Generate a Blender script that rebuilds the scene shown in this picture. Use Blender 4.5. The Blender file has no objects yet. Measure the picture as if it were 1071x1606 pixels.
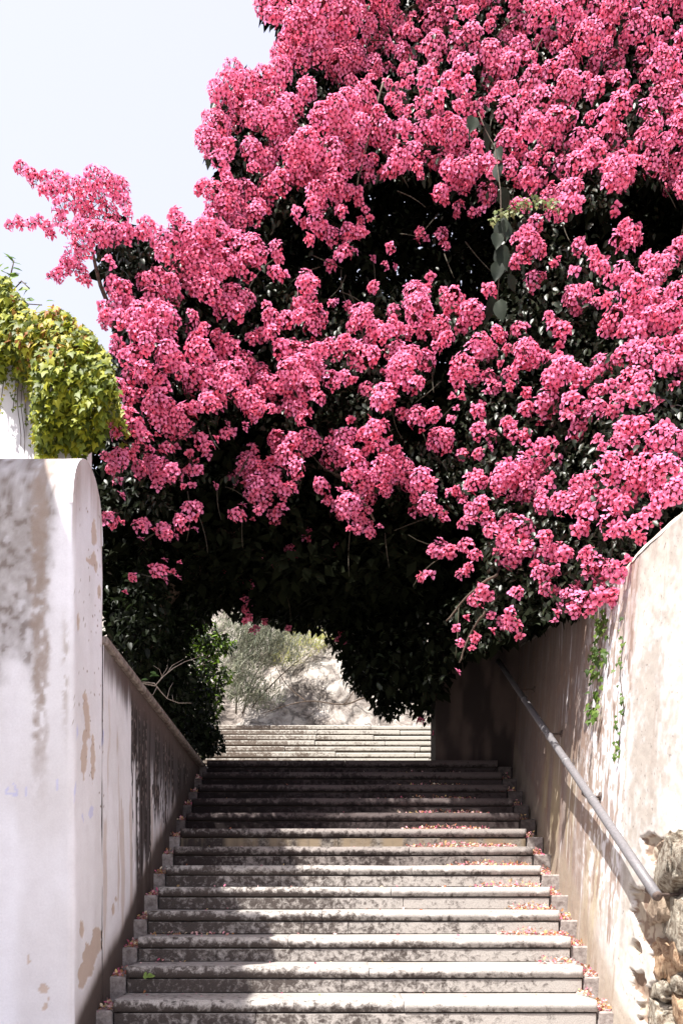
import bpy, math, random
import numpy as np
from mathutils import Vector, Matrix, Euler

# ------------------------------------------------------------------ camera, sky, sun, exposure
S = bpy.context.scene
COL = S.collection
F = 1360.0; VX = 529.0; HY = 1392.0; EYE = 1.6        # focal length, vanishing point, horizon (photo pixels)
cam_d = bpy.data.cameras.new('camera'); cam = bpy.data.objects.new('camera', cam_d); COL.objects.link(cam)
cam.location = (0, 0, EYE); cam.rotation_euler = (math.radians(90), 0, 0)
cam_d.sensor_fit = 'HORIZONTAL'; cam_d.sensor_width = 36; cam_d.lens = 36 * F / 1071
cam_d.shift_x = (535.5 - VX) / 1071; cam_d.shift_y = (HY - 803) / 1071
cam_d.clip_start = 0.05; cam_d.clip_end = 2000
S.camera = cam
SUN = Vector((0.36, 0.35, -1.0)).normalized()         # the way sunlight travels
elev = math.asin(-SUN.z); az = math.atan2(-SUN.x, -SUN.y)
W = bpy.data.worlds.new('World'); S.world = W; W.use_nodes = True
nt = W.node_tree; nt.nodes.clear()
sky = nt.nodes.new('ShaderNodeTexSky'); sky.sky_type = 'NISHITA'; sky.sun_disc = False
sky.sun_elevation = elev; sky.sun_rotation = az; sky.altitude = 0; sky.air_density = 1.0; sky.dust_density = 4.0; sky.ozone_density = 0.6
bg = nt.nodes.new('ShaderNodeBackground'); bg.inputs[1].default_value = 0.15
wo = nt.nodes.new('ShaderNodeOutputWorld')
veil = nt.nodes.new('ShaderNodeMix'); veil.data_type = 'RGBA'; veil.inputs[0].default_value = .72; veil.inputs[7].default_value = (2.42, 2.34, 2.74, 1)   # bright summer haze
nt.links.new(sky.outputs[0], veil.inputs[6]); nt.links.new(veil.outputs[2], bg.inputs[0]); nt.links.new(bg.outputs[0], wo.inputs[0])
sd = bpy.data.lights.new('sun', 'SUN'); sd.energy = 4.2; sd.angle = math.radians(0.5); sd.color = (1.0, 0.96, 0.90)
so = bpy.data.objects.new('sun', sd); COL.objects.link(so); so.location = (-6, -6, 16)
so.rotation_euler = SUN.to_track_quat('-Z', 'Y').to_euler()
vs = S.view_settings; vs.view_transform = 'Standard'; vs.look = 'None'; vs.exposure = 1.5; vs.gamma = 1; vs.use_curve_mapping = False

random.seed(7); RNG = np.random.default_rng(7)
def P(px, py, d): return np.array(((px - VX) / F * d, d, EYE + (HY - py) / F * d))
def proj(x, y, z): return VX + F * x / y, HY - F * (z - EYE) / y

# ------------------------------------------------------------------ numpy noise
def _h(ix, iy, iz, s):
    n = (ix.astype(np.int64) * 374761393 + iy.astype(np.int64) * 668265263 + iz.astype(np.int64) * 2147483647 + s * 1274126177) & 0xffffffff
    n = ((n ^ (n >> 13)) * 1274126177) & 0xffffffff
    n = (n ^ (n >> 16)) & 0xffffffff
    return n / 4294967295.0
def vnoise(x, y, z=0.0, s=0):
    x = np.asarray(x, float); y = np.asarray(y, float); z = np.asarray(z, float) + 0 * x
    ix, iy, iz = np.floor(x), np.floor(y), np.floor(z)
    fx, fy, fz = x - ix, y - iy, z - iz
    fx = fx * fx * (3 - 2 * fx); fy = fy * fy * (3 - 2 * fy); fz = fz * fz * (3 - 2 * fz)
    r = 0
    for a in (0, 1):
        for b in (0, 1):
            for c in (0, 1):
                r = r + _h(ix + a, iy + b, iz + c, s) * (fx if a else 1 - fx) * (fy if b else 1 - fy) * (fz if c else 1 - fz)
    return r
def fbm(x, y, z=0.0, s=0, o=4):
    x = np.asarray(x, float); y = np.asarray(y, float); z = np.asarray(z, float)
    r = 0; a = 0.5; t = 0
    for k in range(o):
        r = r + a * vnoise(x * 2**k, y * 2**k, z * 2**k, s + k * 17); t += a; a *= 0.5
    return r / t
def sst(a, b, v):
    t = np.clip((v - a) / (b - a), 0, 1); return t * t * (3 - 2 * t)

# ------------------------------------------------------------------ object helpers
def tag(o, label=None, cat=None, group=None, kind=None):
    if label: o['label'] = label
    if cat: o['category'] = cat
    if group: o['group'] = group
    if kind: o['kind'] = kind
    return o
def empty(name, loc=(0, 0, 0), label=None, cat=None, group=None, kind=None):
    o = bpy.data.objects.new(name, None); COL.objects.link(o); o.location = loc; o.empty_display_size = 0.1
    return tag(o, label, cat, group, kind)
def link(name, me, parent=None, loc=None, rot=None, scl=None):
    o = bpy.data.objects.new(name, me); COL.objects.link(o)
    if parent is not None:
        o.parent = parent
        if loc is None: o.location = (-parent.matrix_basis.translation)
    if loc is not None:
        o.location = loc
    if rot is not None: o.rotation_euler = rot
    if scl is not None: o.scale = scl
    return o
def fmesh(name, V, Fc, mat, col=None, smooth=False):
    """V (n,3), Fc (m,k) index array of k-gons, col (n,3) optional vertex colours"""
    V = np.ascontiguousarray(V, np.float32); Fc = np.ascontiguousarray(Fc, np.int32)
    me = bpy.data.meshes.new(name); m, k = Fc.shape
    me.vertices.add(len(V)); me.vertices.foreach_set('co', V.ravel())
    me.loops.add(m * k); me.loops.foreach_set('vertex_index', Fc.ravel())
    me.polygons.add(m); me.polygons.foreach_set('loop_start', np.arange(0, m * k, k, dtype=np.int32))
    if smooth: me.polygons.foreach_set('use_smooth', np.ones(m, bool))
    if col is not None:
        at = me.color_attributes.new('paint', 'FLOAT_COLOR', 'POINT')
        c = np.ones((len(V), 4), np.float32); c[:, :3] = col; at.data.foreach_set('color', c.ravel())
    me.update(calc_edges=True); me.validate()
    if mat: me.materials.append(mat)
    return me
def grid_faces(nu, nv, wrap=False):
    i = np.arange(nu - (0 if wrap else 1))[:, None]; j = np.arange(nv - 1)[None, :]
    a = i * nv + j; b = ((i + 1) % nu) * nv + j
    return np.stack([a, b, b + 1, a + 1], -1).reshape(-1, 4)
def slab_mesh(name, x0, x1, y0, y1, z0, z1, mat, seed):
    nx = max(4, int((x1 - x0) / .018)); xs = np.linspace(x0, x1, nx)
    n1 = fbm(xs * 9, 0 * xs + seed, 0, 201, 4) - .5; n2 = fbm(xs * 40, 0 * xs + seed, 0, 202, 3); n3 = fbm(xs * 2.2, 0 * xs + seed, 0, 203, 2) - .5
    chip = np.clip(n2 - .64, 0, 1) * .10 + .004
    wz = n3 * .006; wy = n1 * .006
    prof = [(y1, z0, 0, 0), (y0, z0, 1, 0), (y0, z1 - .006, 1, -.6), (y0 + .0008, z1 - .003, 1, -1), (y0 + .003, z1 - .0005, 2, -1), (y0 + .007, z1, 2, 0), (y0 + .12, z1, 0, 0), (y1, z1, 0, 0)]
    V = np.zeros((nx, len(prof), 3))
    for j, (py, pz, m_, c_) in enumerate(prof):
        V[:, j, 0] = xs; V[:, j, 1] = py + (wy if m_ else 0) + (chip if m_ == 2 or c_ < 0 else 0) * (.9 if c_ == -1 else .3 if c_ else 0); V[:, j, 2] = pz + (wz if pz > z0 + .02 else 0) + chip * c_
    V = V.reshape(-1, 3); k = len(prof); Q = grid_faces(nx, k, False)
    caps = []
    for i in (0, nx - 1):
        b0 = i * k; q = [[b0, b0 + 1, b0 + 6, b0 + 7], [b0 + 1, b0 + 2, b0 + 5, b0 + 6], [b0 + 2, b0 + 3, b0 + 4, b0 + 5]]; caps += q if i else [r[::-1] for r in q]
    bot = [[i * k + 7, i * k, (i + 1) * k, (i + 1) * k + 7] for i in range(nx - 1)]
    me = fmesh(name, V, np.concatenate([Q[:, ::-1], caps]), mat); return me
class MB:
    """collects boxes and tubes into one mesh (quads)"""
    def __init__(s): s.V = []; s.Q = []; s.n = 0
    def add(s, V, Q):
        s.V.append(np.asarray(V, float)); s.Q.append(np.asarray(Q) + s.n); s.n += len(V)
    def box(s, x0, x1, y0, y1, z0, z1, b=0.006):
        # box with chamfered edges
        cx, cy, cz = (x0 + x1) / 2, (y0 + y1) / 2, (z0 + z1) / 2
        hx, hy, hz = (x1 - x0) / 2, (y1 - y0) / 2, (z1 - z0) / 2
        b = min(b, hx * .4, hy * .4, hz * .4)
        V = []; idx = {}
        for sx in (-1, 1):
            for sy in (-1, 1):
                for sz in (-1, 1):
                    for k, (bx, by, bz) in enumerate(((0, b, b), (b, 0, b), (b, b, 0))):
                        idx[(sx, sy, sz, k)] = len(V)
                        V.append((cx + sx * (hx - bx), cy + sy * (hy - by), cz + sz * (hz - bz)))
        Q = []
        for s_ in (-1, 1):
            q = [idx[(s_, -1, -1, 0)], idx[(s_, 1, -1, 0)], idx[(s_, 1, 1, 0)], idx[(s_, -1, 1, 0)]]; Q.append(q if s_ > 0 else q[::-1])
            q = [idx[(-1, s_, -1, 1)], idx[(1, s_, -1, 1)], idx[(1, s_, 1, 1)], idx[(-1, s_, 1, 1)]]; Q.append(q[::-1] if s_ > 0 else q)
            q = [idx[(-1, -1, s_, 2)], idx[(1, -1, s_, 2)], idx[(1, 1, s_, 2)], idx[(-1, 1, s_, 2)]]; Q.append(q if s_ > 0 else q[::-1])
        for a in (-1, 1):
            for c in (-1, 1):
                q = [idx[(a, c, -1, 0)], idx[(a, c, 1, 0)], idx[(a, c, 1, 1)], idx[(a, c, -1, 1)]]; Q.append(q if a * c < 0 else q[::-1])
                q = [idx[(a, -1, c, 0)], idx[(a, 1, c, 0)], idx[(a, 1, c, 2)], idx[(a, -1, c, 2)]]; Q.append(q if a * c > 0 else q[::-1])
                q = [idx[(-1, a, c, 1)], idx[(1, a, c, 1)], idx[(1, a, c, 2)], idx[(-1, a, c, 2)]]; Q.append(q if a * c < 0 else q[::-1])
        for sx in (-1, 1):
            for sy in (-1, 1):
                for sz in (-1, 1):
                    q = [idx[(sx, sy, sz, 0)], idx[(sx, sy, sz, 1)], idx[(sx, sy, sz, 2)], idx[(sx, sy, sz, 2)]]
                    Q.append(q)
        s.add(V, Q)
    def tube(s, pts, rad, n=8, cap=True):
        pts = [np.asarray(p, float) for p in pts]
        if not hasattr(rad, '__len__'): rad = [rad] * len(pts)
        V = []; up = np.array((0.13, 0.21, 0.97))
        for i, p in enumerate(pts):
            t = pts[min(i + 1, len(pts) - 1)] - pts[max(i - 1, 0)]; t = t / (np.linalg.norm(t) + 1e-9)
            a = np.cross(t, up)
            if np.linalg.norm(a) < .05: a = np.cross(t, (1, 0, 0))
            a /= np.linalg.norm(a); b = np.cross(t, a)
            for k in range(n):
                th = 2 * math.pi * k / n; V.append(p + rad[i] * (a * math.cos(th) + b * math.sin(th)))
        Q = [[i * n + k, i * n + (k + 1) % n, (i + 1) * n + (k + 1) % n, (i + 1) * n + k] for i in range(len(pts) - 1) for k in range(n)]
        if cap:
            for i, base in ((0, 0), (1, (len(pts) - 1) * n)):
                c = len(V); V.append(pts[0] if i == 0 else pts[-1])
                for k in range(0, n, 2):
                    q = [c, base + k, base + (k + 1) % n, base + (k + 2) % n]; Q.append(q if i else q[::-1])
        s.add(V, Q)
    def mesh(s, name, mat, smooth=False, col=None):
        V = np.concatenate(s.V); Q = np.concatenate(s.Q)
        me = bpy.data.meshes.new(name)
        fs = [[v for i, v in enumerate(q) if v != q[i - 1]] for q in Q.tolist()]
        me.from_pydata(V.tolist(), [], fs)
        if smooth: me.polygons.foreach_set('use_smooth', np.ones(len(me.polygons), bool))
        me.update()
        if mat: me.materials.append(mat)
        return me

# ------------------------------------------------------------------ materials
def newmat(name):
    m = bpy.data.materials.new(name); m.use_nodes = True
    n = m.node_tree.nodes; b = n['Principled BSDF']; return m, m.node_tree, b
def N(t, typ, **k):
    n = t.nodes.new(typ)
    for a, v in k.items(): setattr(n, a, v)
    return n
def noise_node(t, scale, detail=6, rough=.6, vec=None, dist=0):
    n = N(t, 'ShaderNodeTexNoise'); n.inputs['Scale'].default_value = scale; n.inputs['Detail'].default_value = detail
    n.inputs['Roughness'].default_value = rough; n.inputs['Distortion'].default_value = dist
    if vec is not None: t.links.new(vec, n.inputs['Vector'])
    return n
def ramp(t, src, stops):
    r = N(t, 'ShaderNodeValToRGB'); e = r.color_ramp.elements
    while len(e) < len(stops): e.new(0.5)
    for k, (p, c) in enumerate(stops):
        e[k].position = p; e[k].color = (c[0], c[1], c[2], 1) if hasattr(c, '__len__') else (c, c, c, 1)
    t.links.new(src, r.inputs[0]); return r
def mixc(t, fac, a, b, mode='MIX'):
    m = N(t, 'ShaderNodeMix', data_type='RGBA', blend_type=mode)
    for sock, v in ((m.inputs[0], fac), (m.inputs[6], a), (m.inputs[7], b)):
        if hasattr(v, 'is_linked'): t.links.new(v, sock)
        elif hasattr(v, '__len__'): sock.default_value = (v[0], v[1], v[2], 1)
        else: sock.default_value = v
    return m.outputs[2]
def bump(t, b, src, strength, dist=0.01):
    n = N(t, 'ShaderNodeBump'); n.inputs['Strength'].default_value = strength; n.inputs['Distance'].default_value = dist
    t.links.new(src, n.inputs['Height']); t.links.new(n.outputs[0], b.inputs['Normal'])
def posn(t, scale=(1, 1, 1)):
    g = N(t, 'ShaderNodeNewGeometry'); m = N(t, 'ShaderNodeMapping'); m.inputs['Scale'].default_value = scale
    t.links.new(g.outputs['Position'], m.inputs[0]); return m.outputs[0], g

def plaster_mat():
    m, t, b = newmat('painted_plaster'); v, g = posn(t)
    a = N(t, 'ShaderNodeVertexColor', layer_name='paint')
    n1 = noise_node(t, 90, 5, .7, v); n2 = noise_node(t, 7, 8, .65, v)
    r1 = ramp(t, n1.outputs[0], [(.30, .92), (.65, 1.0)])
    r2 = ramp(t, n2.outputs[0], [(.30, (.92, .91, .91)), (.60, (1, 1, 1))])
    c = mixc(t, 1.0, a.outputs[0], r1.outputs[0], 'MULTIPLY'); c = mixc(t, 1.0, c, r2.outputs[0], 'MULTIPLY')
    t.links.new(c, b.inputs['Base Color']); b.inputs['Roughness'].default_value = .85; b.inputs['Specular IOR Level'].default_value = .2
    n3 = noise_node(t, 35, 8, .65, v); bump(t, b, n3.outputs[0], .35, .006)
    return m
def step_mat(name, light, dark, thr, tan=False):
    m, t, b = newmat(name); v, g = posn(t)
    n1 = noise_node(t, 26, 9, .72, v, .4); n2 = noise_node(t, 2.3, 4, .6, v); n3 = noise_node(t, 170, 3, .6, v)
    sx = N(t, 'ShaderNodeSeparateXYZ'); t.links.new(g.outputs['Position'], sx.inputs[0])
    # more black lichen where noise 2 is high; the leftward rise paints in shade
    mr = N(t, 'ShaderNodeMapRange'); mr.inputs[1].default_value = -1.4; mr.inputs[2].default_value = 1.4; mr.inputs[3].default_value = .13; mr.inputs[4].default_value = -.13
    t.links.new(sx.outputs[0], mr.inputs[0])
    ma = N(t, 'ShaderNodeMath', operation='ADD'); t.links.new(n1.outputs[0], ma.inputs[0]); t.links.new(mr.outputs[0], ma.inputs[1])
    mb = N(t, 'ShaderNodeMath', operation='MULTIPLY_ADD'); t.links.new(n2.outputs[0], mb.inputs[0]); mb.inputs[1].default_value = .45; t.links.new(ma.outputs[0], mb.inputs[2])
    # tread tops are worn clean
    sn = N(t, 'ShaderNodeSeparateXYZ'); t.links.new(g.outputs['Normal'], sn.inputs[0])
    up = N(t, 'ShaderNodeMath', operation='MULTIPLY_ADD'); t.links.new(sn.outputs[2], up.inputs[0]); up.inputs[1].default_value = -.16; t.links.new(mb.outputs[0], up.inputs[2])
    r = ramp(t, up.outputs[0], [(thr - .05, light), (thr + .035, [l * .45 + d * .55 for l, d in zip(light, dark)]), (thr + .12, dark)])
    r3 = ramp(t, n3.outputs[0], [(.32, .72), (.6, 1.05)])
    c = mixc(t, 1.0, r.outputs[0], r3.outputs[0], 'MULTIPLY')
    tt = ramp(t, sn.outputs[2], [(.5, 1.0), (.9, .72)]); c = mixc(t, 1.0, c, tt.outputs[0], 'MULTIPLY')      # upward faces darkened in colour to offset the strong light on treads
    if tan:
        v2, _ = posn(t, (7, 7, .7)); n4 = noise_node(t, 1.0, 3, .5, v2)
        r4 = ramp(t, n4.outputs[0], [(.42, 0), (.6, 1)])
        c = mixc(t, r4.outputs[0], c, (.25, .195, .135))
    t.links.new(c, b.inputs['Base Color']); b.inputs['Roughness'].default_value = .9; b.inputs['Specular IOR Level'].default_value = .15
    bump(t, b, n1.outputs[0], .5, .008)
    return m
def leaf_mat(name, c1, c2, rough=.38, trans=.25, tcol=None, spec=.5, attr=False):
    m, t, b = newmat(name)
    if attr:
        a = N(t, 'ShaderNodeVertexColor', layer_name='paint'); c = a.outputs[0]
    else:
        v, g = posn(t); n = noise_node(t, 9, 3, .6, v)
        oi = N(t, 'ShaderNodeObjectInfo'); ad = N(t, 'ShaderNodeMath', operation='MULTIPLY_ADD'); t.links.new(oi.outputs['Random'], ad.inputs[0]); ad.inputs[1].default_value = .3
        t.links.new(n.outputs[0], ad.inputs[2])
        c = ramp(t, ad.outputs[0], [(.35, c1), (.85, c2)]).outputs[0]
    t.links.new(c, b.inputs['Base Color']); b.inputs['Roughness'].default_value = rough; b.inputs['Specular IOR Level'].default_value = spec
    tr = N(t, 'ShaderNodeBsdfTranslucent'); mx = N(t, 'ShaderNodeMixShader'); mx.inputs[0].default_value = trans
    if tcol: tr.inputs[0].default_value = (*tcol, 1)
    else: t.links.new(c, tr.inputs[0])
    out = t.nodes['Material Output']
    t.links.new(b.outputs[0], mx.inputs[1]); t.links.new(tr.outputs[0], mx.inputs[2]); t.links.new(mx.outputs[0], out.inputs[0])
    return m
def plain_mat(name, c1, c2, scale=20, rough=.8, bmp=.4, metal=0, spec=.3, dist=.01, lo=.35, hi=.65):
    m, t, b = newmat(name); v, g = posn(t); n = noise_node(t, scale, 7, .65, v)
    r = ramp(t, n.outputs[0], [(lo, c1), (hi, c2)]); t.links.new(r.outputs[0], b.inputs['Base Color'])
    b.inputs['Roughness'].default_value = rough; b.inputs['Metallic'].default_value = metal; b.inputs['Specular IOR Level'].default_value = spec
    if bmp: bump(t, b, n.outputs[0], bmp, dist)
    return m
M = {}
M['plaster'] = plaster_mat()
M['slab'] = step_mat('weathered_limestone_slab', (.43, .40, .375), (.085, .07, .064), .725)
M['slab_shade'] = step_mat('shade_painted_slab', (.095, .076, .074), (.020, .015, .015), .70)  # upper-step stone: canopy shade put into the colour
M['riser_shade'] = step_mat('shade_painted_riser', (.060, .047, .046), (.014, .010, .010), .66)  # upper risers, darkened in colour for the same canopy shade
M['slab_mid'] = step_mat('half_shade_slab', (.27, .24, .225), (.045, .035, .032), .70)  # in-between tone leading into the shade-painted upper steps
M['riser_mid'] = step_mat('half_shade_riser', (.25, .22, .205), (.04, .031, .029), .67)
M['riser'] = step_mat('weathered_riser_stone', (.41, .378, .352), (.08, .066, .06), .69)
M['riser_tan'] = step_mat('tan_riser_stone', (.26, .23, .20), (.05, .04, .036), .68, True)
M['far_slab'] = step_mat('far_stair_stone', (.50, .47, .42), (.14, .11, .09), .74)
M['block'] = plain_mat('gutter_block_stone', (.17, .14, .13), (.38, .34, .32), 30)
M['block_shade'] = plain_mat('shade_painted_gutter_block', (.05, .04, .038), (.12, .10, .095), 30)  # gutter stone with canopy shade painted into its colour
M['dirt_shade'] = plain_mat('dark_joint', (.03, .025, .02), (.07, .055, .045), 30)  # joint dirt; on the pier side it stands in for shade
M['coping'] = plain_mat('coping_stone', (.10, .07, .06), (.30, .25, .22), 18)
M['pave'] = plain_mat('pale_paving', (.30, .28, .26), (.45, .42, .39), 4)
M['soil'] = plain_mat('soil', (.06, .045, .03), (.14, .11, .08), 6, bmp=.8, dist=.05)
M['house'] = plain_mat('house_render', (.68, .67, .66), (.78, .77, .76), 2)
M['core'] = leaf_mat('inner_leaves', (.004, .005, .003), (.009, .011, .005), .8, .01, spec=.03)  # inner leaves coloured near black to paint in deep shade
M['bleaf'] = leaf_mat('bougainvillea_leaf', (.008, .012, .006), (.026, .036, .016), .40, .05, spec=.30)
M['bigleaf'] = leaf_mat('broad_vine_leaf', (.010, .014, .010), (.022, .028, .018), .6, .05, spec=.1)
M['attrleaf'] = leaf_mat('creeper_leaf', None, None, .5, .38, attr=True, spec=.25)
M['flower'] = leaf_mat('pink_bract', None, None, .6, .33, attr=True, spec=.15)
M['petal'] = leaf_mat('fallen_petal', None, None, .7, .2, attr=True, spec=.1)
M['bark'] = plain_mat('bark', (.05, .035, .025), (.14, .10, .075), 30, bmp=.8)
M['twig'] = plain_mat('dry_twig_bark', (.25, .20, .16), (.45, .38, .32), 40)
M['twigdark'] = plain_mat('green_brown_twig', (.02, .017, .010), (.06, .05, .03), 30)
M['steel'] = plain_mat('grey_painted_tube', (.13, .125, .13), (.18, .17, .18), 60, rough=.5, bmp=.08, spec=.5)
M['iron'] = plain_mat('rusty_iron', (.06, .045, .04), (.14, .10, .085), 60, rough=.7)
M['rock'] = None
M['mortar'] = plain_mat('rubble_mortar', (.20, .14, .10), (.42, .33, .25), 22, bmp=1.0, dist=.03)
M['stone_pale'] = plain_mat('pale_rubble_stone', (.14, .10, .07), (.44, .40, .33), 30, bmp=1.0, dist=.03, lo=.38, hi=.60)
M['stone_orange'] = plain_mat('orange_rubble_stone', (.22, .12, .065), (.46, .33, .22), 30, bmp=1.0, dist=.02, lo=.36, hi=.6)

# ------------------------------------------------------------------ ground and terrain
def sheet(name, x0, x1, y0, y1, z, mat, label):
    me = fmesh(name, [(x0, y0, z), (x1, y0, z), (x1, y1, z), (x0, y1, z)], [[0, 1, 2, 3]], mat)
    o = link(name, me); return tag(o, label, 'ground', kind='structure')
sheet('ground', -600, 600, -600, 3.0, 0.0, M['pave'], 'pale paved ground at the foot of the stone stairs')
def terrain(name, x0, x1, y0, y1, zf, nx, ny, mat, label, amp=.1):
    xs = np.linspace(x0, x1, nx); ys = np.linspace(y0, y1, ny); X, Y = np.meshgrid(xs, ys, indexing='ij')
    Z = zf(X, Y) + amp * (fbm(X * 1.3, Y * 1.3, 0, 5) - .5)
    me = fmesh(name, np.stack([X, Y, Z], -1).reshape(-1, 3), grid_faces(nx, ny), mat, smooth=True)
    return tag(link(name, me), label, 'ground', kind='structure')
terrain('terrace_ground', -60, -1.70, 5.9, 18, lambda X, Y: 2.55 + .05 * (Y - 6), 80, 30, M['soil'], 'dark soil terrace behind the left parapet wall')
terrain('bank_ground', 2.35, 60, 3.5, 18, lambda X, Y: 3.2 + .05 * (Y - 6), 80, 30, M['soil'], 'raised soil bank behind the right plaster wall')

# ------------------------------------------------------------------ staircases
Y0, Z0, TR, RI = 4.90, 0.96, 0.32, 0.16      # nose of step 0, its height, tread, riser
def xl(y): return -1.37 - .006 * (y - 4.9)
def xr(y): return 1.56 + .036 * (y - 4.9)
stairs = empty('stone_staircase', (0.1, 2.98, 0), 'long weathered stone staircase rising between the two plastered walls', 'staircase')
slabs = {}
for n in range(-6, 13):
    y = Y0 + TR * n; z = Z0 + RI * n
    a, b_ = -1.268 + random.uniform(-.006, .006), 1.470 + .012 * n + random.uniform(-.006, .006)
    if n > 0: a -= .004 * n
    last = n == 12
    depth = TR + .03 if not last else .42
    # nosing slab in two or three stones with hairline joints
    cuts = [a] + sorted([random.uniform(a + .7, b_ - .7)]) + [b_]
    for c0, c1 in zip(cuts[:-1], cuts[1:]):
        mb = MB(); jy = random.uniform(-.003, .003); jz = random.uniform(-.0025, .0025)
        link('nosing_slab', slab_mesh('nosing_slab', c0 + .0015, c1 - .0015, y + jy, y + depth, z - .066, z + jz, M['slab' if n < 6 else 'slab_mid' if n < 8 else 'slab_shade'], n * 3.7 + c0), stairs)
    mat = M['riser_tan'] if n == 7 else M['riser' if n < 6 else 'riser_mid' if n < 8 else 'riser_shade']
    k = random.choice((2, 3)); cuts = [a + .004] + sorted(random.uniform(a + .5, b_ - .5) for _ in range(k - 1)) + [b_ - .004]
    for c0, c1 in zip(cuts[:-1], cuts[1:]):
        mb = MB(); jy = random.uniform(-.002, .002)
        mb.box(c0 + .001, c1 - .001, y + .007 + jy, y + depth, z - RI + .003, z - .076, .004)
        link('riser_stone', mb.mesh('riser_stone', mat), stairs)
    mb = MB(); mb.box(a + .01, b_ - .01, y + .05, y + depth - .003, z - RI - .02, z - .06, .002)
    link('joint_bed', mb.mesh('joint_bed', M['dirt_shade']), stairs)
    for s_, w0, w1 in ((0, xl(y) - .05, a - .006), (1, b_ + .006, xr(y) + .06)):
        mb = MB(); mb.box(w0, w1, y + random.uniform(.004, .02), y + depth - .002, z - RI - .06, z - .062 + random.uniform(-.006, .006), .008)
        link('gutter_block', mb.mesh('gutter_block', M['block' if n < 8 else 'block_shade']), stairs)
landing = sheet('landing', -2.4, 2.4, Y0 + TR * 12 + .40, 12.6, 2.876, M['pave'], 'stone landing between the lower and the upper stairs')
up = empty('upper_staircase', (0, 12.5, 2.88), 'sunlit upper flight of pale stone steps below the rock face', 'staircase')
for j in range(1, 12):
    y = 12.5 + .35 * (j - 1); z = 2.88 + .155 * j
    cuts = [-3.2, random.uniform(-1.3, .2), random.uniform(.6, 1.6), 3.2]
    for c0, c1 in zip(cuts[:-1], cuts[1:]):
        mb = MB(); jz = random.uniform(-.006, .006)
        mb.box(c0 + .002, c1 - .002, y + random.uniform(-.01, .01), y + .38, z - .07, z + jz - .004 * c0, .012)
        link('step_slab', mb.mesh('step_slab', M['far_slab']), up)
    mb = MB(); mb.box(-3.18, 3.18, y + .035, y + .37, z - .155, z - .085, .01)
    link('riser', mb.mesh('riser', M['far_slab']), up)
    mb = MB(); mb.box(-3.1, 3.1, y + .06, y + .34, z - .17, z - .06, .004)
    link('joint_bed', mb.mesh('joint_bed', M['dirt_shade']), up)

# ------------------------------------------------------------------ plastered walls (painted vertex by vertex: stains, peels)
WHITE = np.array((.83, .82, .86)); CREAM = np.array((.62, .59, .545)); BEIGE = np.array((.56, .45, .38)); BROWN = np.array((.27, .19, .15))
MOULD = np.array((.045, .034, .032)); GREY = np.array((.29, .26, .245)); OCHRE = np.array((.42, .35, .20))
def lerp(c, k, f): return c * (1 - f[:, None]) + k * f[:, None]
def in_poly(px, py, poly):
    px = np.asarray(px); ins = np.zeros(px.shape, bool); n = len(poly)
    for i in range(n):
        x1, y1 = poly[i]; x2, y2 = poly[i - 1]
        c = ((y1 > py) != (y2 > py)) & (px < (x2 - x1) * (py - y1) / (y2 - y1 + 1e-12) + x1)
        ins ^= c
    return ins
def streak(u, z, s=0, fu=14, fz=.8): return fbm(u * fu, z * fz, 0, s, 5)

def spot(px, py, x, y, rx, ry, ang=0, s=0, rag=.5):
    a = math.radians(ang); dx, dy = px - x, py - y
    u = (dx * math.cos(a) + dy * math.sin(a)) / rx; v = (-dx * math.sin(a) + dy * math.cos(a)) / ry
    r = np.sqrt(u * u + v * v) + rag * (fbm(px * .12, py * .12, 0, s, 3) - .5) * 2
    return r < 1

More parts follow.
